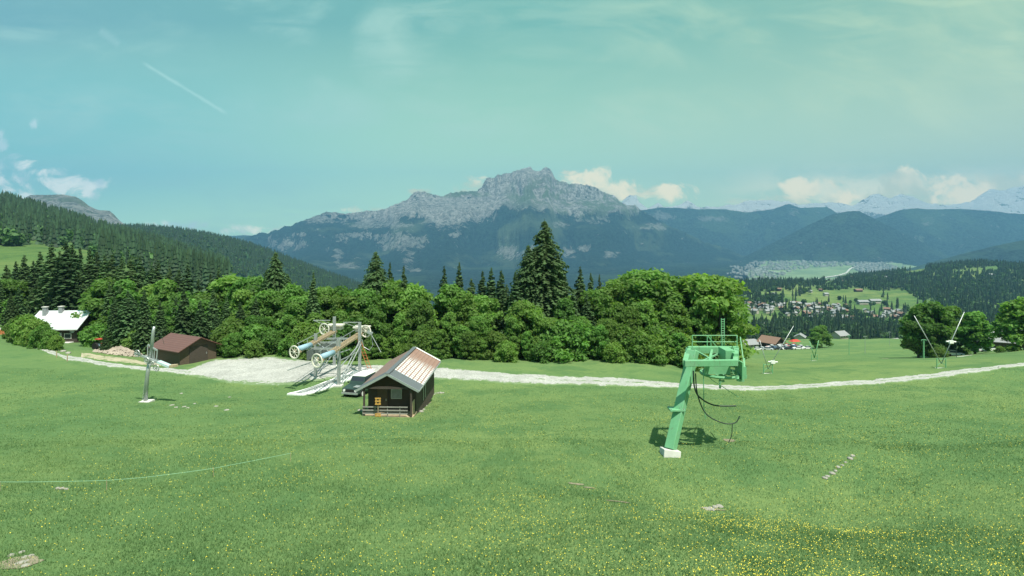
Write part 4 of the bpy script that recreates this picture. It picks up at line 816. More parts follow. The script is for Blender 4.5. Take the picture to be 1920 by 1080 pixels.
# ------------------------------------------------------------------ cars
def loft(secs, mi=0):                       # secs: list of (y, halfwidth, zlow, zhigh)
    b = MB(); n = len(secs)
    for y, hw, z0, z1 in secs: b.v += [(-hw, y, z0), (hw, y, z0), (hw, y, z1), (-hw, y, z1)]
    for i in range(n-1):
        for k in range(4): b.f.append((i*4+k, i*4+(k+1) % 4, (i+1)*4+(k+1) % 4, (i+1)*4+k)); b.m.append(mi)
    b.f += [(3, 2, 1, 0), ((n-1)*4, (n-1)*4+1, (n-1)*4+2, (n-1)*4+3)]; b.m += [mi, mi]; return b
def offroad_car(loc, rz):
    r = empty('offroad_car', loc, rz, 'dark green boxy off-road car with a white roof parked between the gantry and the cabin', 'car')
    loft([(-2.05, .78, .5, .85), (-2.0, .85, .45, .98), (-1.0, .87, .45, 1.08), (-.8, .87, .45, 1.1), (1.85, .87, .45, 1.1), (1.98, .84, .5, 1.05)]).build('body', M_carg, r, bevel=.05)
    b = MB(); b.add([(-.80, -.8, 1.1), (.80, -.8, 1.1), (.80, 1.85, 1.1), (-.80, 1.85, 1.1), (-.68, -.35, 1.75), (.68, -.35, 1.75), (.70, 1.75, 1.75), (-.70, 1.75, 1.75)], [(4, 5, 6, 7), (0, 1, 5, 4), (1, 2, 6, 5), (2, 3, 7, 6), (3, 0, 4, 7)]); b.build('cabin', M_carg, r)
    MB().box((0, .7, 1.79), (1.42, 2.15, .07)).build('roof', M_white, r, bevel=.02)
    b = MB(); b.add([(-.70, -.745, 1.16), (.70, -.745, 1.16), (.62, -.42, 1.68), (-.62, -.42, 1.68)], [(0, 1, 2, 3)]); b.build('windscreen', M_glass, r)
    for s in (-1, 1):
        for y0, y1 in ((-.45, .55), (.65, 1.65)): b = MB(); b.box((s*.765, (y0+y1)/2, 1.42), (.03, y1-y0, .42), Matrix.Rotation(-s*.17, 3, 'Y')); b.build('window', M_glass, r)
        MB().tube([(s*.6, -2.03, .8), (s*.6, -2.1, .8)], .12, 12).build('headlight', M_lightgl, r)
        for y in (-1.25, 1.2):
            wl = MB().tube([(s*.68, y, .36), (s*.92, y, .36)], .37, 18).build('tyre', M_rubber, r); MB().tube([(s*.90, y, .36), (s*.94, y, .36)], .22, 12).build('rim', M_white, wl)
        MB().box((s*.98, -.6, 1.2), (.16, .08, .14)).build('wing_mirror', M_rubber, r)
    MB().box((0, -2.12, .55), (1.65, .12, .16)).build('bumper', M_galv, r); MB().box((0, -2.07, .8), (.8, .06, .22)).build('grille', M_rubber, r)
    MB().box((.45, -1.5, 1.09), (.5, .7, .03)).build('bonnet_panel', M_galv, r)
    return r
v_ = GP(676, 57.5); offroad_car((v_.x, 57.5, float(G(v_.x, 57.5))+.02), radians(-14))
cols = {'white': (.8, .8, .8), 'silver': (.5, .52, .54), 'black': (.02, .02, .025), 'blue': (.05, .12, .3), 'red': (.45, .04, .04), 'grey': (.2, .21, .22)}
cp_ = {}
for nm, c_ in cols.items():
    m, t, b = mat(nm+'_car_paint'); b.inputs['Base Color'].default_value = (*c_, 1); b.inputs['Roughness'].default_value = .25; b.inputs['Specular IOR Level'].default_value = .5; cp_[nm] = m
    r = empty('parked_car', (0, -700, 0), 0)
    loft([(-2.15, .75, .35, .6), (-2.0, .86, .3, .75), (-1.0, .88, .3, .92), (1.5, .88, .3, .95), (2.1, .8, .35, .85)]).build('body', m, r)
    b = MB(); b.add([(-.78, -1.0, .92), (.78, -1.0, .92), (.8, 1.7, .94), (-.8, 1.7, .94), (-.62, -.3, 1.42), (.62, -.3, 1.42), (.62, 1.15, 1.44), (-.62, 1.15, 1.44)], [(0, 1, 5, 4), (1, 2, 6, 5), (2, 3, 7, 6), (3, 0, 4, 7)]); b.build('window_band', M_glass, r)
    b = MB(); b.box((0, .42, 1.45), (1.26, 1.5, .05)); b.build('roof', m, r); b = MB()
    for s in (-1, 1):
        for y in (-1.35, 1.3): b.tube([(s*.7, y, .32), (s*.9, y, .32)], .32, 10)
    b.build('wheels', M_rubber, r); cp_[nm+'_r'] = r
names = ['white', 'silver', 'white', 'black', 'blue', 'grey', 'white', 'silver', 'red', 'white', 'black']
k = 0
for row, d in enumerate((286, 294, 302, 310, 318)):
    x0, x1 = [(1421, 1514), (1428, 1512), (1440, 1510), (1448, 1490), (1462, 1488)][row]
    px = x0
    while px < x1:
        nm = names[(k*7+row*3) % 11] if row < 3 else ('red' if px > 1462 and rng.rand() < .7 else 'white'); x = (px-960)/F*d; z = float(G(x, d)); o = copy_tree(cp_[nm+'_r']); o.location = (x, d, z+.05); o.rotation_euler = (0, 0, rng.normal()*.1+(pi if rng.rand() < .5 else 0)+(1.4 if row == 0 else .2)); s_ = .95+.15*rng.rand(); o.scale = (s_, s_, s_)
        place = ['front', 'second', 'middle', 'fourth', 'back'][row]; tag(o, '%s car parked in the %s row of the car park below the brown chalet' % (nm, place), 'car'); o['group'] = '%s cars in the %s row of the car park' % (nm, place); later(o, nm+' car', 'in the %s row of the chalet car park' % place, px); px += (17 if row == 0 else 11)+rng.rand()*3; k += 1
for nm in cols:
    if cp_[nm+'_r'].name not in used:
        for ch in list(cp_[nm+'_r'].children): bpy.data.objects.remove(ch)
        bpy.data.objects.remove(cp_[nm+'_r'])
patch('car_park', 1470, 302, 15, 20, M_gravel, 3, .04)
mb = MB(); mb.box((0, 0, 1.4), (5.5, 3.2, 2.6)); v_ = GP(1490, 322); rt_ = empty('red_marquee', v_, .3, 'red canopy standing at the right corner of the brown chalet', 'canopy')
for x in (-2.6, 2.6):
    for y in (-1.5, 1.5): MB().tube([(x, y, 0), (x, y, 2.5)], .06, 6).build('leg', M_galv, rt_)
MB().add([(-2.8, -1.7, 2.4), (2.8, -1.7, 2.4), (2.8, 1.7, 2.4), (-2.8, 1.7, 2.4), (-1.6, 0, 3.5), (1.6, 0, 3.5)], [(0, 1, 5, 4), (1, 2, 5), (2, 3, 4, 5), (3, 0, 4), (3, 2, 1, 0)]).build('canopy_cloth', M_red, rt_)

# ------------------------------------------------------------------ ski lift things
def spoked_wheel(name, R, axis, parent, loc, mt_, spokes=8, r=.045, label=None):
    b = MB(); a = Vector(axis).normalized(); x = a.orthogonal().normalized(); y = a.cross(x)
    b.ring((0, 0, 0), a, R, r); b.ring((0, 0, 0), a, R*.9, r*.7); b.tube([-a*.09, a*.09], R*.16, 10)
    for i in range(spokes):
        t_ = 2*pi*i/spokes; q = x*cos(t_)+y*sin(t_); b.beam(q*R*.12, q*R*.95, .05, .035)
    o = b.build(name, mt_, parent); o.location = loc; return o
# left pylon
v_ = GP(275, 51.6); pyl = empty('lift_pylon', v_, 0, 'slim galvanised ski lift pylon with spoked wheels on its crossarm, on the left meadow', 'lift pylon')
S_ = 51.6/F
def L2(px, py, dd=0): return Vector(((px-275)*S_, dd, (755-py)*S_))
MB().tube([L2(272, 762), L2(277, 700), L2(282.5, 672)], [.17, .15, .15], 12).build('lower_mast', M_galv, pyl, True)
MB().tube([L2(282.5, 672), L2(287.5, 622), L2(289, 614)], [.16, .13, .10], 12).build('upper_mast', M_galv, pyl, True)
b = MB()
for s in (-.16, .16): b.tube([L2(266, 755, .3)+Vector((s, 0, 0)), L2(276, 680, .3)+Vector((s, 0, 0))], .02, 5)
for i in range(14): q = L2(266, 755, .3).lerp(L2(276, 680, .3), (i+.5)/14); b.tube([q-Vector((.16, 0, 0)), q+Vector((.16, 0, 0))], .016, 4)
b.build('ladder', M_galv, pyl)
b = MB(); b.beam(L2(277, 648), L2(295, 659), .10, .12); b.beam(L2(277, 648), L2(277, 676), .07, .07); b.beam(L2(295, 659), L2(293, 680), .07, .07); b.beam(L2(286, 653), L2(287, 678), .06, .06); b.beam(L2(290, 656), L2(289, 678), .05, .05); b.build('bracket_frame', M_galv, pyl)
b = MB(); b.beam(L2(256, 663, -.2), L2(308, 684, -.2), .14, .16); b.beam(L2(268, 670, .25), L2(322, 690, .25), .10, .12); b.beam(L2(283, 674, -.3), L2(283, 674, .4), .1, .1); b.build('crossarm', M_galv, pyl)
for px, py, R in ((261.5, 663, .30), (279, 676, .26), (297, 690, .30), (289, 681, .2)): spoked_wheel('wheel', R, (.25, 1, .1), pyl, L2(px, py, -.32), M_galv, 6, .03)
b = MB(); b.tube([L2(252, 667, -.2), L2(262, 660, -.2), L2(270, 668, -.2)], .03, 5); b.tube([L2(290, 624), L2(302, 626)], .02, 5); b.tube([L2(290, 631), L2(304, 634)], .02, 5); b.tube([L2(302, 618), L2(304, 634), L2(308, 648)], .015, 4); b.build('cable_bracket', M_cable, pyl)
MB().beam(L2(300, 679, -.2), L2(322, 688, -.2), .5, .18).build('cover', simple_mat('pale_cover', (.45, .58, .60), .5), pyl); MB().beam(L2(322, 687, -.2), L2(334, 686, -.2), .45, .2).build('end_block', M_timber, pyl)
MB().box((0, 0, -.02), (.9, .9, .25)).build('footing', M_conc, pyl)

# gantry
GX0, GX1, GY0, GY1, GZ = -18.15, -21.75, 55.5, 71.0, CZ-11.85
gb = float(G(-20, 62)); gan = empty('lift_gantry', (0, 0, 0), 0, 'tall steel gantry with spoked wheels and two long timber rails beside the gravel yard', 'lift station')
posts = [(GX0, 61.5), (GX0+.5, 68), (GX1, 65), (GX1+.2, 71.2)]; tops = [GZ+.9, GZ+1.7, GZ+.9, GZ+1.9]
for (x, y), tz in zip(posts, tops):
    z0 = float(G(x, y)); b = MB()
    for s in (-.13, .13): b.beam((x+s, y, z0-.4), (x+s, y, tz), .06, .26)
    b.beam((x, y, z0-.4), (x, y, tz), .22, .05); b.build('post', M_galv, gan)
    MB().box((x, y, z0), (.8, .8, .35)).build('footing', M_conc, gan)
for x, ext in ((GX0, 0), (GX1, 0)):
    y0 = 55.5 if x == GX0 else 59.5; b = MB()
    for s in (-.28, .28): b.beam((x+s, y0, GZ), (x+s, 70.5+(1.5 if x == GX1 else 0), GZ), .10, .22)
    for i in range(24):
        y = y0+.5+i*(14.5 if x == GX0 else 12)/24; b.box((x, y, GZ+.13), (.75, .12, .05))
    b.build('rail', M_timber, gan)
    b = MB(); b.beam((x-.6, y0+1.5, GZ+.5), (x-.6, 70, GZ+.5), .05, .05)
    for i in range(5): b.beam((x-.6, y0+2+i*2.6, GZ-.1), (x-.6, y0+2+i*2.6, GZ+.5), .05, .05)
    b.build('handrail', M_galv, gan)
    wv_ = spoked_wheel('wheel', .62, (.45, 1, 0), gan, (x-.1, y0-.6, GZ+.05), M_wheelw, 8, .07)
    MB().tube([(x+.1, y0+.1, GZ+.25), (x+.55, y0+2.2, GZ+.25)], .28, 14).build('drum', M_blue, gan, True)
    ye = 70.6 if x == GX0 else 72.2
    b = MB(); b.box((x+.1, ye, GZ+.75), (1.9, 1.2, .16)); b.box((x+.1, ye+.2, GZ+.45), (1.5, .9, .5)); b.build('drive_housing', M_wheelw, gan)
    spoked_wheel('wheel', .68, (.35, 1, 0), gan, (x+(.75 if x == GX0 else -1.1), ye-.8, GZ+.35), M_wheelw, 8, .07)
    b = MB(); px_ = x+.4*(x == GX0); b.beam((px_, ye-2, GZ+1.6), (px_-1.7, ye-3, GZ+1.75), .08, .08); b.beam((px_-1.7, ye-3, GZ+1.75), (px_, ye-2, GZ+.9), .06, .06); b.beam((px_-1.0, ye-2.4, GZ+1.7), (px_, ye-2, GZ+1.2), .05, .05); b.build('jib', M_galv, gan)
for y in (62, 65.5, 68): MB().beam((GX0, y, GZ-.2), (GX1, y, GZ-.2), .12, .2).build('cross_beam', M_galv, gan)
b = MB(); z1, z2 = gb+.2, GZ-.2
for a, c_ in (((GX0, 61.6, z1+.1), (GX0+.5, 67.9, z2-.3)), ((GX0+.25, 61.6, z1+.1), (GX0+.7, 67.9, z2-.6)), ((GX0, 61.5, z1+2.6), (GX1, 65, z1+3.8)), ((GX1, 65, z1+.2), (GX1+1.5, 68, z2-.6)), ((GX1+.3, 65, z1+.2), (GX1+1.8, 68, z2-.6)), ((GX0, 61.5, z1+1.6), (GX0+.5, 68, z1+3)), ((GX1-2.2, 62.5, z1+1.2), (GX0, 66, z1+2.8)), ((GX0, 61.5, z1+2.4), (GX0+.5, 68, z1+2.2))): b.beam(a, c_, .09, .09)
b.build('brace', M_galv, gan)
b = MB(); b.beam((GX1+.6, 60.5, GZ-.65), (GX1+1.6, 69.5, GZ-.65), .05, 1.0); b.build('side_panel', simple_mat('grey_mesh', (.12, .14, .14), .7), gan)
b = MB()
for s in (0, .4): b.beam((-17.0+s, 69.3, gb), (-18.4+s, 69.0, GZ), .05, .06)
for i in range(11): t_ = (i+.5)/11; b.beam((-17.0-1.4*t_, 69.3-.3*t_, gb+(GZ-gb)*t_), (-16.6-1.4*t_, 69.3-.3*t_, gb+(GZ-gb)*t_), .035, .035)
b.build('ladder', M_orange, gan)
b = MB(); b.tube([(GX0+1.3, 69.8, GZ+.3), (GX0+1.6, 69.8, GZ-1.3), (GX0+1.2, 69.8, GZ-1.9), (GX0+.5, 69.8, GZ-1.5), (GX0+.3, 69.8, GZ-.6)], .035, 6); b.build('hanging_cable', M_galv, gan)
b = MB(); b.tube([(GX0+1.3, 69.6, GZ+.3), (GX0+2.6, 69.6, GZ-2.1)], .05, 6); b.beam((GX0+1.0, 69.6, GZ+.35), (GX0+1.6, 69.6, GZ+.1), .3, .3); b.build('tow_arm', M_galv, gan)
strip_pts = [(-20.9, 56.4), (-17.6, 70.2)]
b = MB(); a0, a1 = Vector((-20.9, 56.4, 0)), Vector((-17.2, 70.0, 0)); dv = (a1-a0).normalized(); nv = Vector((-dv.y, dv.x, 0)); n_ = 26; hw = .95; base = len(b.v)
for i in range(n_):
    q = a0.lerp(a1, i/(n_-1)); z = max(float(G(q.x+nv.x*s*hw, q.y+nv.y*s*hw)) for s in (-1, 0, 1))+.10
    for s in (-1, 1): b.v.append((q.x+nv.x*s*hw*(1 if i else .9), q.y+nv.y*s*hw, z)); b.v.append((q.x+nv.x*s*hw, q.y+nv.y*s*hw, z-.8))
for i in range(n_-1):
    k = i*4; b.f += [(k, k+4, k+6, k+2), (k, k+1, k+5, k+4), (k+2, k+6, k+7, k+3)]; b.m += [0]*3
b.f.append((0, 2, 3, 1)); b.m.append(0)
tag(b.build('concrete_ramp', simple_mat('bright_concrete', (.80, .81, .80), .6, .12, 0, .8)), 'bright white concrete strip running under the ski lift gantry', 'ramp')
b = MB()
for i in range(30): q = a0.lerp(a1, .04+i/32); z = float(G(q.x, q.y))+.24; b.beam((q.x-.1, q.y, z-.1), (q.x+.35, q.y+.1, z-.1), .08, .12)
for s in (.15, .5): b.beam((a0.x+s, a0.y, float(G(a0.x, a0.y))+.25), (a1.x+s, a1.y, float(G(a1.x, a1.y))+.25), .06, .08)
tag(b.build('guide_track', M_galv), 'low metal guide track lying on the white concrete strip under the gantry', 'track')

# green drive station ------------------------------------------------------------
nt_ = NT(M_lgreen.node_tree); bs2 = nt_.n['Principled BSDF']; src = bs2.inputs['Base Color'].links[0].from_socket; oc = nt_.objco()
st_n = nt_.noise(nt_.scale(oc, (1, 1, .25)), 5, 6, .75); st_m = nt_.noise(oc, 1.1, 5, .7)
nt_.set(bs2.inputs['Base Color'], nt_.mix(nt_.math('MULTIPLY', nt_.ramp(st_n, .56, .66), .55), nt_.mix(nt_.math('MULTIPLY', nt_.ramp(st_m, .5, .62), .4), src, (.22, .38, .25)), (.12, .15, .09)))
gd = GP(1257, 33.2); st = empty('green_lift_station', (gd.x, gd.y, gd.z), 0, 'tall light green steel ski lift return station leaning over the meadow', 'lift station')
def Q(px, py, d): v = Vector(P(px, py, d)); return v-gd
MB().beam(Q(1254, 880, 33.0), Q(1257, 842, 33.2), .95, .95).build('footing', M_conc, st, bevel=.03)
b = MB(); b.beam(Q(1257, 842, 33.2), Q(1300, 658, 35), .56, .45); b.build('leg', M_lgreen, st, bevel=.03)
b = MB(); c_ = Q(1268, 767, 33.9); b.box(c_, (.85, .75, .08)); b.build('flange', M_lgreen, st)
for sx_ in (-.36, .36):
    for sy_ in (-.28, .28): MB().tube([c_+Vector((sx_, sy_, -.1)), c_+Vector((sx_, sy_, .1))], .035, 6).build('bolt', M_galv, st)

b = MB(); b.beam(Q(1283, 681, 33), Q(1382, 680, 33), .30, .34); b.build('front_beam', M_lgreen, st, bevel=.02)
b = MB(); b.beam(Q(1290, 656, 36.8), Q(1382, 656, 36.8), .34, .38); b.tube([Q(1290, 651, 36.7), Q(1384, 651, 36.7)], .07, 8); b.build('rear_beam', M_lgreen, st)
b = MB()
for px0, px1 in ((1285, 1291), (1379, 1381)): b.beam(Q(px0, 681, 33), Q(px1, 656, 36.8), .28, .3)
b.beam(Q(1310, 680, 33.2), Q(1362, 657, 36.6), .09, .09); b.beam(Q(1345, 680, 33.2), Q(1303, 657, 36.6), .09, .09); b.beam(Q(1330, 680, 33.2), Q(1335, 657, 36.6), .14, .14); b.build('side_beam', M_lgreen, st)
b = MB(); b.box(Q(1362, 665, 35), (.55, 1.2, .75)); b.box(Q(1376, 668, 34.5), (.3, .8, .5)); b.build('motor_box', M_lgreen, st, bevel=.02)
whl = empty('x', (0, 0, 0)); bpy.data.objects.remove(whl)
b = MB(); b.ring((0, 0, 0), (0, 0, 1), 1.15, .09, 36); b.ring((0, 0, 0), (0, 0, 1), 1.0, .05, 36); b.tube([(0, 0, -.15), (0, 0, .35)], .16, 10)
for i in range(8): a = 2*pi*i/8; b.beam((.1*cos(a), .1*sin(a), 0), (1.1*cos(a), 1.1*sin(a), 0), .08, .07)
o = b.build('bullwheel', M_lgreen, st); o.location = Q(1352, 700, 35)
b = MB(); b.beam(Q(1352, 699, 35), Q(1352, 683, 35), .22, .22); b.box(Q(1345, 693, 34.2), (1.5, .1, .5)); b.build('wheel_hanger', M_lgreen, st)
b = MB(); p0, p1 = Q(1381, 672, 33.2), Q(1396, 710, 34.4)
b.beam(Q(1383, 655, 36.8), Q(1384, 712, 33.6), .10, .12); b.beam(Q(1388, 632, 36), Q(1398, 706, 34.6), .05, .06); b.beam(Q(1396, 672, 36), Q(1397, 708, 34.6), .05, .06); b.beam(Q(1380, 708, 33.6), Q(1399, 706, 34.8), .10, .2); b.box(Q(1386, 692, 34.2), (.08, 1.1, 1.0)); b.box(Q(1391, 697, 34.6), (.3, .6, .7)); b.box(Q(1388, 712, 34), (.35, .3, .15)); b.build('end_frame', M_lgreen, st)
b = MB()
for py in (629, 641, 652): b.tube([Q(1298, py, 37.0), Q(1382, py, 37.0)], .028, 6)
for px in (1298, 1326, 1333, 1354, 1382): b.tube([Q(px, 654, 37), Q(px, 629, 37)], .028, 6)
b.tube([Q(1298, 629, 37), Q(1298, 629, 35), Q(1298, 652, 35)], .028, 6); b.tube([Q(1382, 629, 37), Q(1382, 634, 35), Q(1382, 652, 35)], .028, 6); b.tube([Q(1326, 629, 37), Q(1345, 652, 37)], .028, 6); b.build('railing', M_lgreen, st)
b = MB()
for px in (1352.5, 1358): b.tube([Q(px, 655, 37.1), Q(px, 597, 37.1)], .03, 6)
for i in range(13): b.tube([Q(1352.5, 599+i*4.2, 37.1), Q(1358, 599+i*4.2, 37.1)], .022, 5)
b.build('ladder', M_lgreen, st)
def arc(pts, d, n=14):                      # smooth curve through pixels
    out = []
    pts = [pts[0]]+list(pts)+[pts[-1]]
    for i in range(1, len(pts)-2):
        for k in range(5):
            t_ = k/5; a = [((2*pts[i][j])+(-pts[i-1][j]+pts[i+1][j])*t_+(2*pts[i-1][j]-5*pts[i][j]+4*pts[i+1][j]-pts[i+2][j])*t_*t_+(-pts[i-1][j]+3*pts[i][j]-3*pts[i+1][j]+pts[i+2][j])*t_**3)/2 for j in (0, 1)]; out.append(Q(a[0], a[1], d))
    out.append(Q(pts[-1][0], pts[-1][1], d)); return out
b = MB(); b.tube(arc([(1300, 695), (1302, 725), (1312, 745), (1340, 760), (1380, 761)], 34), .045, 6); b.build('hanging_cable', M_cable, st)
b = MB(); b.tube(arc([(1304, 700), (1308, 740), (1324, 776), (1355, 793), (1378, 793), (1387, 780)], 34), .035, 6); b.tube(arc([(1373, 795), (1372, 815), (1366, 830)], 34), .025, 5); b.build('hanging_cable', M_cable, st)
b = MB(); b.tube(arc([(1315, 693), (1335, 712), (1350, 722), (1384, 744)], 34.3), .02, 5); b.tube([Q(1319, 704, 34), Q(1320, 762, 34), Q(1323, 785, 34)], .028, 5); b.tube([Q(1350, 700, 34.4), Q(1350, 728, 34.4)], .06, 6); b.beam(Q(1348, 716, 34.4), Q(1358, 714, 34.4), .1, .1); b.build('tow_rod', M_lgreen, st)
b = MB()
for s in (0, .28): b.tube([Q(1261, 845, 34)+Vector((s, .3, 0)), Q(1298, 690, 35.4)+Vector((s, .3, 0))], .025, 5)
for i in range(18): q = Q(1261, 845, 34).lerp(Q(1298, 690, 35.4), (i+.5)/18)+Vector((0, .3, 0)); b.tube([q, q+Vector((.28, 0, 0))], .02, 4)
b.build('ladder', M_lgreen, st)

# masts ------------------------------------------------------------------------------
def vmast(base, arms, d, lab, mt_, r=.07, collar=None, foot=True):
    g0 = Vector(P(base[0], base[1], d)); g0.z = min(g0.z, float(G(g0.x, g0.y))) if foot else g0.z; gz_ = float(G(g0.x, g0.y))
    o = empty('v_shaped_mast', (g0.x, g0.y, gz_), 0, lab, 'mast')
    for ax, ay in arms:
        e = Vector(P(ax, ay, d))-Vector((g0.x, g0.y, gz_)); MB().tube([(0, 0, .55), e], [r, r*.7], 8).build('arm', mt_, o, True)
    b = MB()
    for s in (-.55, .55): b.tube([(s, 0, -.3), (s, 0, 1.2)], .06, 6); b.tube([(s, 0, .3), (0, 0, .75)], .04, 5)
    b.tube([(-.55, 0, 1.1), (.55, 0, 1.1)], .04, 5); b.build('foot_frame', M_lgreen, o)
    MB().box((0, 0, -.16), (1.2, .6, .3)).build('footing', M_conc, o)
    if collar:
        e = Vector(P(collar[0], collar[1], d))-Vector((g0.x, g0.y, gz_)); b = MB(); b.box(e, (.5, .3, .35)); b.tube([e+Vector((-.6, 0, .05)), e+Vector((.6, 0, 0))], .09, 8); b.build('collar', M_white, o)
    return o
vmast((1765, 693), [(1714, 592), (1808, 585)], 72.3, 'tall V shaped pale mast with a white collar in front of the tree clump', M_galv, .06, (1783, 641))
vmast((1440, 703), [(1488, 611), (1424, 637)], 73.5, 'V shaped pale mast leaning in front of the car park beside the green station', M_galv, .05, (1449, 679))
vmast((1527, 679), [(1518, 640), (1535, 638)], 112, 'narrow V shaped pale green mast on the far meadow', M_lgreen, .09)
def post(px, d, top, lab, mt_, cap=True, r=.06, name='lift_post', rungs=False):
    v = GP(px, d); o = empty(name, v, 0, lab, 'post'); h = (CZ-(top-HOR)/F*d)-v.z
    MB().tube([(0, 0, -.3), (0, 0, h)], [r, r*.8], 8).build('pole', mt_, o)
    b = MB(); b.beam((-.5, 0, h-.1), (.5, 0, h-.1), .1, .12); b.tube([(-.5, 0, h-.1), (-.5, 0, h-.4)], .08, 6); b.tube([(.5, 0, h-.1), (.5, 0, h-.4)], .08, 6); b.build('crossarm', mt_, o)
    if rungs:
        b = MB()
        for i in range(12): b.box((0, 0, .3+i*(h-.6)/12), (.42, .08, .06))
        b.build('rungs', mt_, o)
    return o
post(1732, 128, 636, 'green pylon with rungs left of the tall V shaped mast', M_lgreen, r=.14, name='lift_pylon', rungs=True)
post(1592, 190, 628, 'thin dark green post on the far meadow right of the car park', M_lgreen, r=.1); post(1622, 200, 630, 'thin pale post right of the thin green post on the far meadow', M_galv, r=.08); post(1793, 95, 640, 'dark slim post just right of the tall V shaped mast', M_cable, r=.05)
post(1362, 240, 628, 'thin post behind the green lift station', M_lgreen, r=.08); post(1668, 260, 622, 'slender pale pole near the pale earth patch', M_galv, r=.06)
patch('pale_earth_patch', 1672, 150, 5.5, 4.5, simple_mat('bare_pale_earth', (.52, .45, .33), .95, .15, 0, .4), 5, .12); patch('pale_slab', 1697, 146, 2.4, 3.2, M_conc, 6, .22); patch('pale_slab', 1796, 136, 3.2, 2.0, M_conc, 7, .1)
for k, (px, d) in enumerate(((1789, 150), (1845, 160), (1856, 158))):
    o = copy_tree(cp_['white_r']); v = GP(px, d); o.location = v; o.rotation_euler = (0, 0, 1.3+k*.3); tag(o, ['white car glimpsed under the trees behind the V shaped mast', 'white car by the trunk of the wide round tree at the right', 'white car in front of the grey roofed barn'][k], 'car'); o['group'] = ''; del o['group']

# ------------------------------------------------------------------ yard clutter, stones, wire fence
def stone(px, d, s, label, seed, group=None, cat='stone', name='stone', flat=.5):
    r = np.random.RandomState(seed); import bmesh
    bm = bmesh.new(); bmesh.ops.create_icosphere(bm, subdivisions=2, radius=1)
    for v in bm.verts: v.co *= 1+.25*(r.rand()-.5)
    for v in bm.verts: v.co = Vector((v.co.x*s*(1+.3*r.rand()*0), v.co.y*s*.8, v.co.z*s*flat))
    me = bpy.data.meshes.new(name); bm.to_mesh(me); bm.free(); me.materials.append(M_stone); o = link(bpy.data.objects.new(name, me)); v = GP(px, d); o.location = (v.x, v.y, v.z+s*flat*.25); o.rotation_euler = (0, 0, r.rand()*6); tag(o, label, cat, group)
    if group: later(o, ' '.join(label.split()[:2]), ' '.join(label.split()[2:]), px)
    return o
def gy(px, py):                             # depth at which the meadow is seen at a pixel
    lo, hi = 14.0, 66.0
    for _ in range(30):
        mid = (lo+hi)/2; z = float(G((px-960)/F*mid, mid)); lo, hi = (mid, hi) if HOR+(CZ-z)/mid*F > py else (lo, mid)
    return lo
for k in range(9): px, py = 1547+k*6.5+rng.normal(), 898-k*5.2+rng.normal(); stone(px, gy(px, py), .09+.09*rng.rand()*(1.8 if k in (2, 3, 4) else 1), 'pale rock in the stony streak on the right meadow', 100+k, 'rocks of the stony streak on the right meadow')
for k in range(4): px, py = 1325+k*8, 956-k*2+rng.normal(); stone(px, gy(px, py), .10+.08*rng.rand(), 'grey rock half sunk in the grass below the green station', 130+k, 'rocks below the green station')
for k in range(8): px, py = 18+rng.rand()*45, 1035+rng.rand()*40; stone(px, gy(px, py), .08+.08*rng.rand(), 'small stone on the bare patch in the lower left corner', 140+k, 'stones of the bare patch in the lower left corner')
for k in range(3): px, py = 108+k*8, 915+rng.rand()*5; stone(px, gy(px, py), .08+.05*rng.rand(), 'small stone on the bare patch below the wire', 150+k, 'stones on the bare patch below the wire')
for k in range(7): px, py = 672+k*5+rng.rand()*3, 768+rng.rand()*6; stone(px, gy(px, py), .1+.08*rng.rand(), 'pale stone lying left of the cabin porch', 160+k, 'stones left of the cabin porch')
for k in range(10): px, py = 790+k*4.5, 772-k*7+rng.rand()*4; stone(px, min(gy(px, py), 58), .1+.12*rng.rand(), 'pale stone lying along the right wall of the cabin', 170+k, 'stones along the cabin wall')
for k, (px, py) in enumerate(((322, 760), (345, 763), (352, 765), (365, 757), (405, 762), (425, 769), (430, 745), (340, 738), (330, 764))): stone(px, gy(px, py), .12+.1*rng.rand(), 'pale flat stone on the meadow right of the slim lift pylon', 190+k, 'flat stones right of the slim lift pylon', flat=.25)
for k, (px, d) in enumerate(((95, 88), (105, 86.5), (112, 86), (118, 85), (128, 83))): stone(px, d, .3+.15*rng.rand(), 'pale boulder on the grass beside the track near the hedge', 210+k, 'boulders beside the track near the hedge')
M_soil = simple_mat('bare_soil', (.24, .21, .15), .95, .25, 0, 1.2)
for nm, px, py, rx, ry, sd_ in (('soil_patch', 34, 1056, 1.0, .8, 1), ('soil_patch', 116, 917, .35, .25, 2), ('soil_patch', 1368, 826, .5, .5, 4), ('soil_patch', 800, 755, .5, 2.2, 6), ('soil_patch', 700, 773, 1.2, .8, 7)):
    patch(nm, px, gy(px, py), rx*.7, ry*.7, M_soil, sd_, .04)
for k, (px, py, rx, ry) in enumerate(((1080, 908, .5, .18), (1160, 941, .7, .1), (1335, 955, .7, .15), (1105, 915, .4, .1))): patch('earth_scar', px, gy(px, py), rx*.8, ry*.8, M_soil, 20+k, .05)
# rubble heap: a mound of many stones
v = GP(226, 88); r = np.random.RandomState(4); Vs2, Fs2 = [], []; n2_ = 0
ico = [(0, 0, 1), (.9, 0, .2), (.2, .9, .2), (-.8, .5, .1), (-.8, -.5, .2), (.2, -.9, .1), (0, 0, -.8)]; icf = [(0, 1, 2), (0, 2, 3), (0, 3, 4), (0, 4, 5), (0, 5, 1), (6, 2, 1), (6, 3, 2), (6, 4, 3), (6, 5, 4), (6, 1, 5)]
for i in range(900):
    a = r.rand()*6.28; q = r.rand()**.6; x, y = 3.6*q*cos(a), 3.0*q*sin(a); z = (1-q)*1.1; s_ = .10+.16*r.rand()
    Vs2.append(np.array(ico)*s_*(.7+.6*r.rand(7, 1))+np.array([v.x+x, v.y+y, float(G(v.x+x, v.y+y))+z])); Fs2.append(np.array(icf)+n2_); n2_ += 7
M_rub = simple_mat('rubble', (.36, .31, .26), .95, .3, 0, .5)
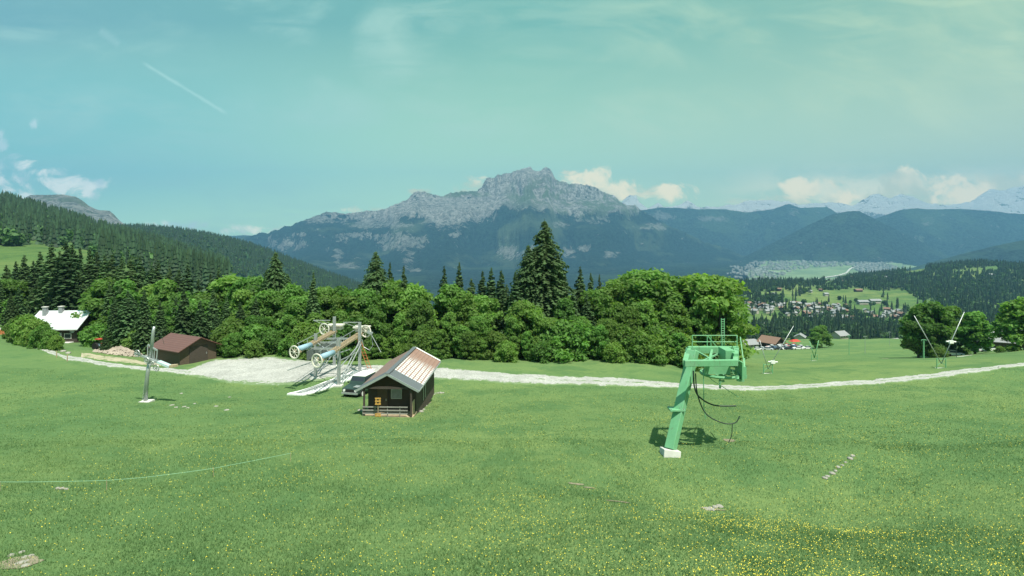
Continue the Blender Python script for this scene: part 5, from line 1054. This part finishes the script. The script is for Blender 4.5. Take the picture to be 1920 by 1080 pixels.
tag(mesh_np('rubble_heap', np.vstack(Vs2), np.vstack(Fs2), [M_rub]), 'low heap of grey brown rubble on the ground right of the white roofed house', 'rubble heap', kind='stuff')
v = GP(150+42, 92); tr = empty('red_tractor', (v.x, v.y, v.z), radians(70), 'small red and blue tractor parked behind the little fir by the house', 'tractor')
MB().box((0, -.7, .85), (.7, 1.4, .5)).build('bonnet', M_red, tr, bevel=.05); MB().box((0, .5, 1.7), (1.1, 1.1, .08)).build('roof', M_red, tr); MB().box((0, .5, .7), (1.0, 1.1, .5)).build('chassis', M_blue, tr)
for s in (-1, 1):
    MB().tube([(s*.55, .6, .6), (s*.85, .6, .6)], .6, 14).build('rear_wheel', M_rubber, tr); MB().tube([(s*.45, -1.1, .35), (s*.65, -1.1, .35)], .35, 12).build('front_wheel', M_rubber, tr)
    for y in (.05, .95): MB().tube([(s*.5, y, .9), (s*.5, y, 1.7)], .03, 5).build('roof_post', M_rubber, tr)
v = GP(8, 99); b = MB()
for i in range(3): b.beam((-1.5+i*1.5, 0, -.3), (-1.5+i*1.5, 0, 1.0), .08, .08)
fn = empty('orange_barrier', (v.x, v.y-2, float(G(v.x, v.y-2))), .3, 'strip of orange safety netting at the left edge beside the track', 'barrier'); b.build('post', M_timber, fn); MB().box((0, 0, .5), (3.2, .05, .8)).build('netting', M_orange, fn)
# fence posts along the track
for k, (px, py) in enumerate(((31, 639), (48, 645), (126, 672), (106, 668))):
    d_ = float(np.interp(px, [q[0] for q in road], [q[2] for q in road]))-.5; v = GP(px, d_); o = MB().tube([(0, 0, -.2), (.02, 0, .9)], [.07, .06], 7).build('fence_post', M_timber); o.location = v; tag(o, 'short wooden post on the downhill edge of the gravel track near the hedge', 'post', 'wooden posts along the track edge'); later(o, 'short wooden post', 'on the downhill track edge near the hedge', px)
# wire in the grass, lower left, on thin stakes
pts = [(-40, 907), (0, 908), (60, 908), (120, 907), (200, 905), (270, 899), (340, 890), (400, 881), (460, 869), (545, 851)]
wp = []
for px, py in pts: d_ = gy(px, py+14); x = (px-960)/F*d_; wp.append((x, d_, float(G(x, d_))+.42))
wf_ = empty('wire_fence', wp[0], 0, 'thin pale green electric fence wire sagging across the lower left meadow', 'wire fence'); o0 = Vector(wp[0])
MB().tube([Vector(q)-o0 for q in wp], .009, 5).build('wire', simple_mat('green_wire', (.25, .45, .30), .5), wf_)
for i in (1, 4, 7, 9): q = Vector(wp[i])-o0; MB().tube([q-Vector((0, 0, .6)), q+Vector((0, 0, .04))], .012, 5).build('stake', M_timber, wf_)

# ------------------------------------------------------------------ grass and flowers (stuff)
def in_obj(x, y):                           # keep clear of track and buildings
    px = 960+F*x/y; lo = np.interp(px, [q[0] for q in road], [q[2] for q in road])
    return (y > lo-.4) | ((np.abs(x-CBX) < 2.0) & (y > CBY-CL/2-1.9) & (y < CBY+CL/2+.3)) | ((x > -21.8) & (x < -16.8) & (np.abs((x+20.9)-(y-56.4)*3.7/13.6) < 1.3) & (y > 56))
def blades(n, d0, d1, h0, h1, wd, seed):
    r = np.random.RandomState(seed); d = d0*(d1/d0)**(r.rand(n)**.9); px = -120+r.rand(n)*2160; x = (px-960)/F*d; y = d
    k = ~in_obj(x, y); cl = fbm(np.stack([x*.5, y*.5], -1), 4, 9); k &= (r.rand(n) < .6+.8*(cl-.3)); x, y = x[k], y[k]; cl = cl[k]; n = len(x); z = G(x, y)-.02
    h = (h0+(h1-h0)*r.rand(n))*(.75+.5*cl); a = r.rand(n)*6.28; w_ = wd*(.6+.8*r.rand(n)); lx, ly = (r.normal(size=n)*.5*h), (r.normal(size=n)*.5*h)
    p0 = np.stack([x-np.cos(a)*w_, y-np.sin(a)*w_, z], -1); p1 = np.stack([x+np.cos(a)*w_, y+np.sin(a)*w_, z], -1); p2 = np.stack([x+lx, y+ly, z+h], -1)
    return np.stack([p0, p1, p2], 1).reshape(-1, 3), np.repeat(np.clip(r.rand(n)*.7+(fbm(np.stack([x*.13, y*.13], -1), 4, 77)-.5)*2.2+.15, 0, 1), 3)
m, t, b = mat('grass_blades'); a = t.attr('tint'); c = t.mix(a, (.105, .20, .072), (.172, .275, .100)); t.set(b.inputs['Base Color'], c); b.inputs['Roughness'].default_value = .6
tr_ = t.n.new('ShaderNodeBsdfTranslucent'); t.l.new(c, tr_.inputs[0]); mx = t.n.new('ShaderNodeMixShader'); mx.inputs[0].default_value = .35; t.l.new(b.outputs[0], mx.inputs[1]); t.l.new(tr_.outputs[0], mx.inputs[2]); t.l.new(mx.outputs[0], t.n['Material Output'].inputs[0]); M_blade = m
A1, T1 = blades(330000, 15, 36, .05, .15, .013, 1); A2, T2 = blades(150000, 34, 70, .05, .12, .026, 2)
V_ = np.vstack([A1, A2]); tag(mesh_np('meadow_grass', V_, np.arange(len(V_)).reshape(-1, 3), [M_blade], None, {'tint': np.concatenate([T1, T2])}), 'short green meadow grass covering the near slope', 'grass', kind='stuff')
def flowers(n, seed, size):
    r = np.random.RandomState(seed); d = 15*(66/15)**(r.rand(n)**1.15); px = -100+r.rand(n)*2120; x = (px-960)/F*d; y = d; k = ~in_obj(x, y)
    cl = fbm(np.stack([x*.22, y*.22], -1), 5, 31, .6); side = np.clip(.30+.55*(px-500)/1400+.25*((px < 250) & (d > 42)), .12, 1.0); k &= r.rand(n) < (1-.75*np.exp(-((x-11)**2/110+(y-21)**2/7)))*np.clip((cl-.44)*2.6, 0, 1)*side*.62+.13*side
    x, y = x[k], y[k]; n = len(x); z = G(x, y)+.12+.14*r.rand(n); s_ = size*(.6+.8*r.rand(n)); a = r.rand(n)*6.28; q = []
    for j in range(4): q.append(np.stack([x+np.cos(a+j*pi/2)*s_, y+np.sin(a+j*pi/2)*s_, z+r.normal(size=n)*s_*.35], -1))
    return np.stack(q, 1).reshape(-1, 3)
m, t, b = mat('yellow_petals'); t.set(b.inputs['Base Color'], t.mix(t.noise(t.pos(), 3, 2), (.62, .50, .03), (.85, .72, .10))); M_pet = m
V_ = flowers(240000, 3, .015); tag(mesh_np('meadow_flowers', V_, np.arange(len(V_)).reshape(-1, 4), [M_pet]), 'small yellow buttercups scattered in drifts through the near meadow', 'flowers', kind='stuff')

# ------------------------------------------------------------------ haze
m = bpy.data.materials.new('air'); m.use_nodes = True; nt = m.node_tree
for q in list(nt.nodes): nt.nodes.remove(q)
out = nt.nodes.new('ShaderNodeOutputMaterial'); pv = nt.nodes.new('ShaderNodeVolumePrincipled'); pv.inputs['Color'].default_value = (.24, .56, .93, 1); pv.inputs['Density'].default_value = 8.2e-5; pv.inputs['Anisotropy'].default_value = .1
nt.links.new(pv.outputs[0], out.inputs['Volume'])
b = MB(); b.box((0, 5700, 375), (26000, 14600, 2050)); hzo = b.build('haze', m); tag(hzo, 'bluish summer haze filling the air over the valley', 'haze', kind='stuff')

finish_labels()
